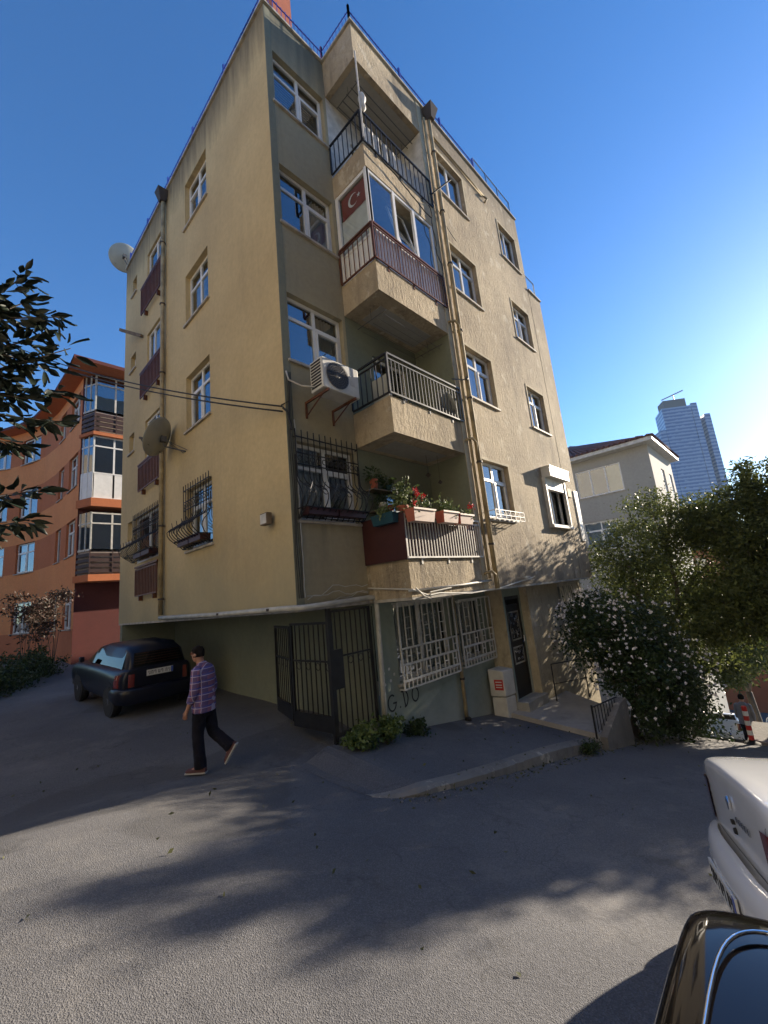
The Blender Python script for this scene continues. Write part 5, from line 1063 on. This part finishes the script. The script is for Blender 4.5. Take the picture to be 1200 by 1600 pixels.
def bigleaves(cen, dr_, L, W, mat, parent):
    C = np.array(cen); d = np.array(dr_); n = len(C); q = rng.normal(size=(n, 3)); s_ = np.cross(d, q); s_ /= np.linalg.norm(s_, axis=1)[:, None]; u_ = np.cross(s_, d)
    l = (L*rng.uniform(.7, 1.25, n))[:, None]; w_ = (W*rng.uniform(.75, 1.15, n))[:, None]; prof = [(0, .0), (.18, .55), (.42, 1.0), (.7, .75), (1.0, 0.0)]
    V = []
    for t, k in prof: V += [C+d*l*t-s_*w_*.5*k+u_*w_*.15*k, C+d*l*t-u_*l*.12*t*t, C+d*l*t+s_*w_*.5*k+u_*w_*.15*k]
    V = np.stack(V, 1).reshape(-1, 3); m_ = 15; F_ = []
    base_f = [(3*i+j, 3*i+3+j, 3*i+4+j, 3*i+1+j) for i in range(4) for j in (0, 1)]
    F_ = (np.arange(n)[:, None, None]*m_+np.array(base_f)[None]).reshape(-1, 4); return np_mesh('crown', V, F_, mat, parent)
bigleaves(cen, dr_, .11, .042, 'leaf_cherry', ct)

# ------------------------------------------------------------------ cars
def ringloft(rings, close=True):
    mb = MB(); n = len(rings[0]); mb.add([p for r_ in rings for p in r_], [(i*n+j, i*n+(j+1) % n, (i+1)*n+(j+1) % n, (i+1)*n+j) for i in range(len(rings)-1) for j in range(n)]+[tuple(range(n))[::-1], tuple((len(rings)-1)*n+j for j in range(n))]); return mb
def half(w_, zb, zs, zt, wt, crown=.02):
    """closed section: bottom, flank, shoulder, top; x across, z up"""
    r_ = [(0, zb), (w_*.80, zb), (w_*.95, zb+.06), (w_*.995, zb+(zs-zb)*.35), (w_, zb+(zs-zb)*.7), (w_*.985, zs-.03), (wt+(w_-wt)*.45, zs+(zt-zs)*.6), (wt, zt-.005), (wt*.6, zt+crown*.8), (0, zt+crown)]
    return r_+[(-x, z) for x, z in r_[-2:0:-1]]
def wheel(car, x, y, r=.30, s=1):
    mb = MB(); mb.lathe((x, y, r), [(r*.62, -.1), (r*.97, -.1), (r, -.07), (r, .07), (r*.97, .1), (r*.64, .1)], 26, axis=(s, 0, 0)); t = mb.build('tyre', 'rubber', car, smooth=False)
    mb = MB(); mb.lathe((x, y, r), [(r*.64, .06), (r*.60, .095), (r*.55, .07)], 24, axis=(s, 0, 0)); mb.lathe((x, y, r), [(.05, .06), (.045, .1)], 12, axis=(s, 0, 0))
    for k in range(7):
        a = 2*math.pi*k/7; mb.tube([(x+s*.085, y+.04*math.cos(a), r+.04*math.sin(a)), (x+s*.08, y+r*.57*math.cos(a), r+r*.57*math.sin(a))], .018, 5)
    mb.build('rim', 'alloy', t)
    return t
def car(name, label, paint, plate=True, lamps=True, L=4.4, W=.84, sedan=True, zt=.98, roof=1.42, cat='car', group=None, detail=True, tailm='tail'):
    """rear at y=0, front at y=-L (local), wheels on z=0"""
    c = thing(name, label, cat, (0, 0, 0), group)
    def rg_(y, w_, zb, zs, zt_, wt): return [(x, y, z) for x, z in half(w_, zb, zs, zt_, wt)]
    tr = zt if sedan else zt-.02
    rings = [rg_(.0, W*.80, .42, .80, tr-.03, W*.72), rg_(-.03, W*.86, .36, .84, tr, W*.76), rg_(-.12, W*.94, .30, .86, tr+.005, W*.80), rg_(-.35, W*.99, .26, .87, tr+.005, W*.82), rg_(-1.0, W, .24, .88, tr, W*.84), rg_(-1.9, W, .22, .89, tr-.02, W*.86), rg_(-2.9, W, .22, .88, .93, W*.86), rg_(-3.6, W*.98, .24, .82, .87, W*.84), rg_(-4.1, W*.92, .28, .72, .78, W*.78), rg_(-L+.06, W*.82, .32, .6, .68, W*.66), rg_(-L, W*.74, .36, .56, .62, W*.58)]
    b = ringloft(rings).build('body', paint, c, smooth=True, subsurf=2)
    # cabin
    if sedan: cab = [(-.88, tr-.02, W*.70, W*.72), (-1.35, roof-.08, W*.62, W*.80), (-1.75, roof, W*.62, W*.80), (-2.3, roof-.01, W*.62, W*.80), (-2.75, roof-.12, W*.64, W*.80), (-3.25, .92, W*.70, W*.78)]
    else: cab = [(-.03, tr-.02, W*.72, W*.76), (-.20, roof-.10, W*.66, W*.80), (-.5, roof, W*.66, W*.82), (-1.6, roof+.01, W*.66, W*.82), (-2.3, roof-.1, W*.67, W*.82), (-3.0, .92, W*.72, W*.80)]
    def crg(y, z, wt, wb): return [(0, y, .8), (wb, y, .8), (wb, y, .86), (wt+(wb-wt)*.1, y, z-.06), (wt*.9, y, z), (0, y, z+.015), (-wt*.9, y, z), (-(wt+(wb-wt)*.1), y, z-.06), (-wb, y, .86), (-wb, y, .8)]
    mbc = ringloft([crg(*q) for q in cab]); mbc.build('cabin', paint, c, smooth=True)
    # glass: side, rear, front
    def gl(pts, nm): mb = MB(); mb.add(pts, [tuple(range(len(pts)))]); mb.build(nm, 'glass_car', c)
    e = .012
    r0, r1 = cab[0], cab[1]; f0, f1 = cab[-1], cab[-2]
    def back(t, s, o=e): 
        y = r0[0]+(r1[0]-r0[0])*t; z = (tr if t == 0 else tr+(r1[1]-tr)*t); wd = (r0[3]+(r1[2]-r0[3])*t)*.86
        return (s*wd, y+o*1.5, z+o)
    gl([back(.08, -1), back(.08, 1), back(.86, 1), back(.86, -1)], 'rear_window')
    mb = MB(); 
    for t in (.2, .35, .5, .65, .8):
        a, b_ = back(t, -.95, .016), back(t, .95, .016); mb.tube([a, b_], .003, 4)
    mb.build('heater_lines', 'brown_iron', c)
    gl([(-f0[2]*.9, f0[0]-.02, f0[1]+.03), (f0[2]*.9, f0[0]-.02, f0[1]+.03), (f1[2]*.86, f1[0]-.02, f1[1]-.02), (-f1[2]*.86, f1[0]-.02, f1[1]-.02)], 'windscreen')
    for s in (-1, 1):
        xs_ = s*(W*.815+.004); xt = s*(W*.665+.008)
        ya = -1.1 if sedan else -.25
        gl([(xs_, ya-.05, .93), (xt, ya-.42 if sedan else ya-.12, roof-.1), (xt, -2.2, roof-.1), (xs_, -2.85, .93)], 'side_window')
        wheel(c, s*(W-.10), -.85 if sedan else -.62, .30, s); wheel(c, s*(W-.10), -L+.85, .30, s)
        for yy in (-.85 if sedan else -.62, -L+.85): mb = MB(); mb.lathe((s*(W-.115), yy, .33), [(.37, 0), (.37, .105)], 26, axis=(s, 0, 0)); mb.build('wheel_arch', 'rubber', c)
        mb = MB(); mb.box(s*W*1.0-.02 if s > 0 else -W-.08, s*W+.08 if s > 0 else -W+.02, -2.72, -2.6, .95, 1.07); mb.build('side_mirror', paint, c, bevel=.02)
        # lamps wrap round the rear corners
        if not lamps: continue
        lam = MB(); pr = [(s*W*q_, y_) for q_, y_ in ((.62, .03), (.68, .02), (.74, .0), (.78, -.03), (.82, -.06), (.86, -.09), (.90, -.12), (.95, -.18), (.98, -.25), (1.0, -.32))]
        nz_ = 6; pts = [(x, y, .60+.26*j/nz_) for (x, y) in pr for j in range(nz_+1)]; k = nz_+1
        lam.add(pts, [(i*k+j, (i+1)*k+j, (i+1)*k+j+1, i*k+j+1) for i in range(len(pr)-1) for j in range(nz_)]); q = lam.build('taillight', [tailm], c, smooth=True)
        sw_ = q.modifiers.new('w', 'SHRINKWRAP'); sw_.target = b; sw_.offset = .012; sw_.wrap_method = 'NEAREST_SURFACEPOINT'
        bpy.context.view_layer.update(); me_ = bpy.data.meshes.new_from_object(q.evaluated_get(bpy.context.evaluated_depsgraph_get())); q.modifiers.clear(); q.data = me_; me_.name = 'taillight'
    # bumper
    bp_ = MB(); prb = [(-W*.99, -.62), (-W*1.02, -.30), (-W*.97, -.08), (-W*.82, .05), (-W*.45, .11), (0, .125), (W*.45, .11), (W*.82, .05), (W*.97, -.08), (W*1.02, -.30), (W*.99, -.62)]
    zz = [(.26, -.04), (.30, .0), (.44, .015), (.53, .005), (.575, -.03), (.58, -.10)]
    pts = []
    for x, y in prb:
        l_ = math.hypot(x*.5, 1); nx_, ny_ = (x/W)*.75, 1-abs(x/W)*.6
        for z, o in zz: pts.append((x+nx_*o, y+ny_*o, z))
    k = len(zz); bp_.add(pts, [(i*k+j, (i+1)*k+j, (i+1)*k+j+1, i*k+j+1) for i in range(len(prb)-1) for j in range(k-1)]); bp_.build('rear_bumper', paint, c, smooth=True, subsurf=1)
    def at_plate(b_):
        if not plate: b_.v = [(x, y-.095, z+.43) for x, y, z in b_.v]
        return b_
    mb = MB(); mb.box(-.27, .27, .128, .14, .35, .47); pl = at_plate(mb).build('license_plate', 'plate', c)
    mb = MB(); mb.box(-.268, -.225, .1405, .142, .352, .468); at_plate(mb).build('plate_band', 'plate_blue', pl)
    mb = MB(); rr = random.Random(len(label))
    for i, x in enumerate((-.19, -.13, -.04, .02, .10, .16, .22)):
        mb.box(x-.018, x-.008, .1405, .1425, .375, .445); mb.box(x+.008, x+.018, .1405, .1425, .375 if i % 2 else .41, .445); mb.box(x-.008, x+.008, .1405, .1425, .435 if i % 3 else .375, .445 if i % 3 else .387)
    at_plate(mb).build('plate_characters', 'rubber', pl)
    mb = MB(); mb.box(-W*.9, W*.9, -L-.02, -L+.3, .28, .34); mb.build('front_lip', 'black_plastic', c)
    for s in (-1, 1): mb = MB(); mb.lathe((s*W*.62, -L+.03, .6), [(.1, 0), (.085, .05), (.03, .06)], 14, axis=(s*.2, -1, 0)); mb.build('headlight', 'chrome', c, smooth=True)
    return c, pl
def place(c, origin, left, back):
    """left: world direction of local +x; back: world direction of local +y"""
    X = Vector(left).normalized(); Y = Vector(back); Y = (Y-X*Y.dot(X)).normalized(); Z = X.cross(Y)
    mt = Matrix((X, Y, Z)).transposed().to_4x4(); mt.translation = Vector(origin)
    loc, rot, sc = mt.decompose(); c.location = loc; c.rotation_euler = rot.to_euler()
# white sedan, trunk towards the road
wcar, pl = car('parked_car', 'white sedan parked at the right edge with trunk and red tail lamp towards us', 'carwhite')
mb = MB(); mb.box(-.014, .014, .0, .016, .735, .755); mb.lathe((0, .0, .70), [(.018, 0), (.014, .014)], 12, axis=(0, 1, 0)); mb.build('keyhole', 'rubber', wcar)
mb = MB(); pts = [(.0, .012, .875), (.030, .012, .845), (.012, .012, .805), (-.012, .012, .805), (-.030, .012, .845)]
mb.add(pts+[(x*.8, .0, z) for x, y, z in pts], [(0, 1, 2, 3, 4), (0, 1, 6, 5), (1, 2, 7, 6), (2, 3, 8, 7), (3, 4, 9, 8), (4, 0, 5, 9)]); mb.build('emblem', 'chrome', wcar)
mb = MB()
for i in range(5): x = -.30+.05*i; mb.box(x-.014, x-.006, .0, .009, .765, .795); mb.box(x+.002, x+.01, .0, .009, .765, .795); mb.box(x-.006, x+.002, .0, .009, .777, .783)
mb.build('badge_lettering', 'chrome', wcar)
sm = MB(); path = [(-.62, -.95, .98), (-.62, -.30, .98), (-.60, -.10, .96), (-.575, .02, .86), (-.56, .02, .74), (-.54, .02, .64), (-.48, .02, .60), (-.25, .02, .595), (0, .02, .595), (.25, .02, .595), (.48, .02, .60), (.54, .02, .64), (.56, .02, .74), (.575, .02, .86), (.60, -.10, .96), (.62, -.30, .98), (.62, -.95, .98)]
pp_ = []
for i in range(len(path)-1): pp_ += [Vector(path[i]).lerp(Vector(path[i+1]), j/6) for j in range(6)]
pp_.append(Vector(path[-1])); cen_ = Vector((0, -.3, .8)); q_ = []
for i, p_ in enumerate(pp_):
    d_ = (pp_[min(i+1, len(pp_)-1)]-pp_[max(i-1, 0)]).normalized(); o_ = Vector((0, 0, 1)) if abs(d_.y) > .5 else Vector((0, 1, 0)); w_ = d_.cross(o_).normalized()*.003; q_ += [tuple(p_-w_), tuple(p_+w_)]
sm.add(q_, [(2*i, 2*i+2, 2*i+3, 2*i+1) for i in range(len(pp_)-1)]); q = sm.build('trunk_seam', 'rubber', wcar)
sw_ = q.modifiers.new('w', 'SHRINKWRAP'); sw_.target = [c_ for c_ in wcar.children if c_.name.startswith('body')][0]; sw_.offset = .0025
bpy.context.view_layer.update(); me_ = bpy.data.meshes.new_from_object(q.evaluated_get(bpy.context.evaluated_depsgraph_get())); q.modifiers.clear(); q.data = me_
place(wcar, (-.53, -5.0, -2.15), (.94, .35, -.17), (-.33, .94, 0))
# near black car
bcar, pl2 = car('parked_car', 'glossy black car with a thin chrome strip, closest to us in the bottom right corner', 'carblack', W=.80, zt=.94, lamps=False)
mb = MB(); mb.tube([(.57*math.copysign(abs(math.cos(a))**.35, math.cos(a)), -.36+.25*math.sin(a)**.5, .956+.012*math.sin(a)) for a in [math.pi*(1-j/28) if 0 < j < 28 else (math.pi if j == 0 else 0) for j in range(29)]], .005, 8); mb.build('chrome_strip', 'chrome', bcar, smooth=True)
mb = MB(); mb.tube([(-.2, -.30, .965), (-.16, -.36, .985), (-.05, -.40, .99)], [.03, .035, .02], 10); mb.build('washer_cap', 'black_plastic', bcar, smooth=True)
place(bcar, (-2.75, -5.08, -1.82), (1, .02, .0), (-.02, 1, 0))
# dark hatchback under the overhang on the left
hcar, pl3 = car('parked_car', 'dark blue hatchback parked under the building overhang at the left', 'carnavy', plate=False, L=3.9, W=.80, sedan=False, roof=1.40)
place(hcar, (-.33, 4.95, gz(-.33, 5.6)-.02), (-1, -.04, 0), (.04, -1, -.05))
# cars down the hill
for i, (x, y, z, d) in enumerate([(17.5, -4.2, None, (.95, .1)), (21.5, -5.2, None, (.95, .2)), (19.8, -1.9+.0, None, (.95, .1))]):
    lab = ['white car parked down the hill behind the walking person', 'bluish white car farthest down the hill at the right edge', 'pale car half hidden by shrubs down the hill'][i]
    if i == 0: c2, _ = car('parked_car', lab, 'carwhite', detail=False, group='cars parked down the hill'); far = c2
    else: c2 = copy_tree(far, (0, 0, 0), lab, 'cars parked down the hill')
    place(c2, (x, y, gz(x, y)), (-.1, 1, 0), (-.93, -.1, .34))
# ------------------------------------------------------------------ bollard
bo = thing('bollard', 'slim red and white striped bollard behind the white car trunk', 'bollard', (9.0, -4.05, gz(9, -4.05)))
z0 = gz(9.0, -4.05); mb = MB(); mb.lathe((9.0, -4.05, z0), [(.16, 0), (.15, .03), (.06, .06), (.055, .1)], 16); mb.build('foot', 'rubber', bo)
for k in range(7): mb = MB(); mb.lathe((9.0, -4.05, z0+.1+.1*k), [(.052, 0), (.052, .1 if k < 6 else .08), (.04 if k == 6 else .052, .1)], 16); mb.build('red_band' if k % 2 == 0 else 'white_band', 'red' if k % 2 == 0 else 'white', bo)
mb = MB(); mb.box(9.1, 10.6, -4.6, -3.95, gz(9.5, -4)-.6, gz(9.2, -4)+.12); o = mb.build('kerb_island', 'concrete', bevel=.03); o['kind'] = 'structure'

# ------------------------------------------------------------------ people
def skinned(name, verts, edges, radii, mat, parent, root=0, sub=2):
    me = bpy.data.meshes.new(name); me.from_pydata([tuple(v) for v in verts], edges, []); o = bpy.data.objects.new(name, me); COL.objects.link(o)
    o.parent = parent; md = o.modifiers.new('skin', 'SKIN'); md.use_smooth_shade = True; sv = me.skin_vertices[0].data
    for i, r_ in enumerate(radii): sv[i].radius = r_ if isinstance(r_, tuple) else (r_, r_); sv[i].use_root = (i == root)
    s = o.modifiers.new('sub', 'SUBSURF'); s.levels = sub; s.render_levels = sub; me.materials.append(M[mat]); return o
def person(label, loc, heading, top='plaid', pose='walk', glasses=True):
    """local: +x forward, +y left, z up"""
    p = thing('person', label, 'person', loc); p.rotation_euler = (0, 0, heading)
    # joints (x fwd, y side, z)
    hipz, shz = .86, 1.33
    J = {'pel': (-.01, 0, .88), 'waist': (0, 0, 1.02), 'chest': (-.01, 0, 1.22), 'nk0': (.0, 0, 1.36), 'nk1': (.035, 0, 1.43), 'hd0': (.055, 0, 1.49), 'hd1': (.06, 0, 1.57),
         'hL': (-.01, .09, .84), 'kL': (.02, .09, .47), 'aL': (-.01, .09, .09), 'tL': (.14, .1, .035),
         'hR': (-.02, -.09, .84), 'kR': (-.10, -.09, .47), 'aR': (-.34, -.09, .27), 'tR': (-.30, -.09, .12),
         'sL': (-.01, .165, 1.32), 'eL': (.0, .21, 1.06), 'wL': (.10, .19, .86),
         'sR': (-.01, -.165, 1.32), 'eR': (-.05, -.21, 1.06), 'wR': (.03, -.2, .83)}
    if pose == 'stand': J.update(kR=(.03, -.09, .46), aR=(.0, -.1, .09), tR=(.13, -.11, .035), kL=(.08, .09, .48), aL=(.06, .09, .09), tL=(.2, .1, .035))
    names = list(J); ix = {n: i for i, n in enumerate(names)}
    E_ = [('pel', 'waist'), ('waist', 'chest'), ('chest', 'nk0'), ('nk0', 'nk1'), ('nk1', 'hd0'), ('hd0', 'hd1'), ('pel', 'hL'), ('hL', 'kL'), ('kL', 'aL'), ('aL', 'tL'), ('pel', 'hR'), ('hR', 'kR'), ('kR', 'aR'), ('aR', 'tR'), ('chest', 'sL'), ('sL', 'eL'), ('eL', 'wL'), ('chest', 'sR'), ('sR', 'eR'), ('eR', 'wR')]
    Rd = dict(pel=.11, waist=.105, chest=.12, nk0=.062, nk1=.05, hd0=.078, hd1=.092, hL=.085, kL=.056, aL=.038, tL=.03, hR=.085, kR=.056, aR=.038, tR=.03, sL=.052, eL=.04, wL=.026, sR=.052, eR=.04, wR=.026)
    # fingers on each hand are chains rooted at the palm
    verts = [J[n] for n in names]; edges = [(ix[a], ix[b]) for a, b in E_]; rad = [Rd[n] for n in names]
    for s, wn in ((1, 'wL'), (-1, 'wR')):
        wv = Vector(J[wn]); pm = wv+Vector((.03, 0, -.07)); verts.append(tuple(pm)); rad.append(.024); pi = len(verts)-1; edges.append((ix[wn], pi))
        for k, (dx, l1) in enumerate(((-.026, .05), (-.009, .06), (.009, .06), (.025, .052))):
            a = pm+Vector((.012+dx, 0, -.035)); b = a+Vector((.012, -s*.012, -l1*.55)); c_ = b+Vector((.0, -s*.018, -l1*.35))
            for q, r_ in ((a, .0095), (b, .0085), (c_, .0075)): verts.append(tuple(q)); rad.append(r_)
            n = len(verts); edges += [(pi, n-3), (n-3, n-2), (n-2, n-1)]
        a = pm+Vector((.035, -s*.01, .005)); b = a+Vector((.02, -s*.012, -.03)); verts += [tuple(a), tuple(b)]; rad += [.011, .009]; n = len(verts); edges += [(pi, n-2), (n-2, n-1)]
    body = skinned('body', verts, edges, rad, 'skin', p)
    # face and hair
    mb = MB(); mb.lathe((.066, 0, 1.535), [(.012, -.115), (.05, -.10), (.072, -.055), (.078, 0), (.076, .04), (.055, .085), (.01, .105)], 18); mb.add([(.132, 0, 1.555), (.137, .016, 1.515), (.165, 0, 1.515), (.137, -.016, 1.515), (.14, 0, 1.505)], [(0, 1, 2), (0, 2, 3), (1, 4, 2), (2, 4, 3)]); mb.build('face', 'skin', body, smooth=True)
    mb = MB(); prof = [(.084, -.04), (.09, .01), (.086, .05), (.062, .095), (.01, .115)]; k = 20
    pts = []
    for r_, h in prof:
        for j in range(k): a = 2*math.pi*j/k; f_ = 1.0 if math.cos(a) < .2 or h > .045 else .80; pts.append((.058+r_*math.cos(a)*f_, r_*math.sin(a)*.96, 1.535+h))
    mb.add(pts, [(i*k+j, i*k+(j+1) % k, (i+1)*k+(j+1) % k, (i+1)*k+j) for i in range(len(prof)-1) for j in range(k)]+[tuple((len(prof)-1)*k+j for j in range(k))]); mb.build('hair', 'hair', body, smooth=True)
    mb = MB()
    for s in (-1, 1): mb.lathe((.06, s*.078, 1.525), [(.008, 0), (.024, .008), (.016, .014)], 10, axis=(0, s, 0))
    mb.build('ear', 'skin', body, smooth=True)
    if glasses:
        mb = MB()
        for s in (-1, 1): mb.box(.135, .142, s*.034-.026, s*.034+.026, 1.53, 1.558); mb.tube([(.14, s*.06, 1.55), (.06, s*.086, 1.55)], .005, 4)
        mb.tube([(.143, -.01, 1.545), (.143, .01, 1.545)], .004, 4); mb.build('glasses', 'brown_iron', body)
    # clothing: one loose surface over each limb
    def limb(mb, path, rad, k=18, wr=.05, seed=0, cap=True):
        P_ = []; n = len(path); Q = []
        for i in range(n-1):
            for j in range(6): f = j/6; Q.append((Vector(path[i]).lerp(Vector(path[i+1]), f), tuple(rad[i][q]*(1-f)+rad[i+1][q]*f for q in (0, 1))))
        Q.append((Vector(path[-1]), rad[-1])); m_ = len(Q)
        for i, (c_, (rx, ry)) in enumerate(Q):
            d_ = (Q[min(i+2, m_-1)][0]-Q[max(i-2, 0)][0]).normalized(); Yv = Vector((0, 1, 0)); Xv = Yv.cross(d_).normalized(); Yv = d_.cross(Xv)
            for j in range(k):
                a = 2*math.pi*j/k; f = 1+wr*math.sin(3*a+i*.9+seed)*math.sin(i*.55+seed*2)+wr*.6*math.sin(i*1.9+2*a+seed)
                P_.append(tuple(c_+Xv*math.cos(a)*rx*f+Yv*math.sin(a)*ry*f))
        mb.add(P_, [(i*k+j, i*k+(j+1) % k, (i+1)*k+(j+1) % k, (i+1)*k+j) for i in range(m_-1) for j in range(k)]+([tuple(range(k))[::-1], tuple((m_-1)*k+j for j in range(k))] if cap else []))
    lp = (lambda m_, nm, mt: setattr(m_.build(nm, mt, None, smooth=True, subsurf=1), 'parent', p))
    mb = MB(); limb(mb, [(-.02, 0, .76), (-.02, 0, .9), (-.015, 0, 1.08), (-.02, 0, 1.24), (-.012, 0, 1.33), (.0, 0, 1.385), (.012, 0, 1.42)], [(.15, .20), (.142, .19), (.14, .185), (.14, .19), (.115, .18), (.075, .11), (.056, .06)], 22, .045, 1)
    for sd_, a_, b_, w_ in ((1, 'sL', 'eL', 'wL'), (-1, 'sR', 'eR', 'wR')):
        S_, E2, W_ = Vector(J[a_]), Vector(J[b_]), Vector(J[w_]); limb(mb, [S_+Vector((0, -sd_*.05, .015)), S_, E2, E2.lerp(W_, .75)], [(.06, .06), (.072, .066), (.06, .058), (.052, .05)], 14, .06, 3+sd_)
    lp(mb, 'shirt' if top == 'plaid' else 'jacket', top)
    mb = MB(); limb(mb, [(-.015, 0, .70), (-.015, 0, .80), (-.012, 0, .93)], [(.10, .15), (.135, .175), (.12, .16)], 20, .02, 2)
    for sd_, h_, k_, a_ in ((1, 'hL', 'kL', 'aL'), (-1, 'hR', 'kR', 'aR')):
        A_ = Vector(J[a_]); K_ = Vector(J[k_]); lowp = A_+(K_-A_).normalized()*(-.03); limb(mb, [J[h_], K_.lerp(Vector(J[h_]), .5), K_, A_.lerp(K_, .45), lowp], [(.10, .09), (.092, .088), (.078, .076), (.078, .072), (.088, .07)], 16, .045, 5+sd_)
    lp(mb, 'trousers', 'trouser')
    for s, an, tn in ((1, 'aL', 'tL'), (-1, 'aR', 'tR')):
        A = Vector(J[an]); T = Vector(J[tn]); d = (T-A); d.normalize(); up_ = Vector((0, 0, 1)) if (pose == 'stand' or s == 1) else Vector((.75, 0, .65))
        fwd = Vector((1, 0, 0)) if (pose == 'stand' or s == 1) else Vector((.55, 0, -.83)); hl = A-up_*.06-fwd*.08
        mb = MB(O=tuple(hl), U=tuple(fwd), N=(0, 1, 0), Z=tuple(up_.normalized()))
        rs = [(0, .030, .07), (.05, .038, .085), (.12, .038, .075), (.2, .046, .05), (.26, .038, .038), (.285, .02, .022)]; mb2 = []
        ringlist = [[(x, -w_, .0), (x, w_, .0), (x, w_*.9, h*.6), (x, w_*.4, h), (x, -w_*.4, h), (x, -w_*.9, h*.6)] for x, w_, h in rs]
        n = 6; mb.add([q for r_ in ringlist for q in r_], [(i*n+j, i*n+(j+1) % n, (i+1)*n+(j+1) % n, (i+1)*n+j) for i in range(5) for j in range(n)]+[(0, 1, 2, 3, 4, 5), tuple(30+j for j in range(6))]); mb.box(-.005, .285, -.04, .04, -.02, -.001, 1); o = mb.build('shoe', ['shoe', 'sole'], None); o.parent = p
    for ch in body.children: ch.matrix_parent_inverse = Matrix.Identity(4)
    return p
person('person in purple plaid shirt, dark trousers and glasses walking left on the road, head lowered', (-1.12, .76, gz(-1.12, .76)+.02), math.atan2(.80, -.62))
person('person in a grey jacket walking away downhill behind the striped bollard', (14.3, -3.42, gz(14.3, -3.42)), 0.0, top='jacket', pose='stand', glasses=False)

# ------------------------------------------------------------------ air
mb = MB(); mb.box(-950, 950, -950, 950, -75, 262); hz = mb.build('haze', 'glass'); hz['kind'] = 'stuff'
hm = bpy.data.materials.new('haze'); hm.use_nodes = True; hn = hm.node_tree; hn.nodes.remove(hn.nodes['Principled BSDF'])
pv = hn.nodes.new('ShaderNodeVolumePrincipled'); pv.inputs['Color'].default_value = (0.55, 0.75, 1.0, 1); pv.inputs['Density'].default_value = 0.00016; pv.inputs['Anisotropy'].default_value = 0.0
hn.links.new(pv.outputs[0], [n for n in hn.nodes if n.type == 'OUTPUT_MATERIAL'][0].inputs['Volume']); hz.data.materials.clear(); hz.data.materials.append(hm)
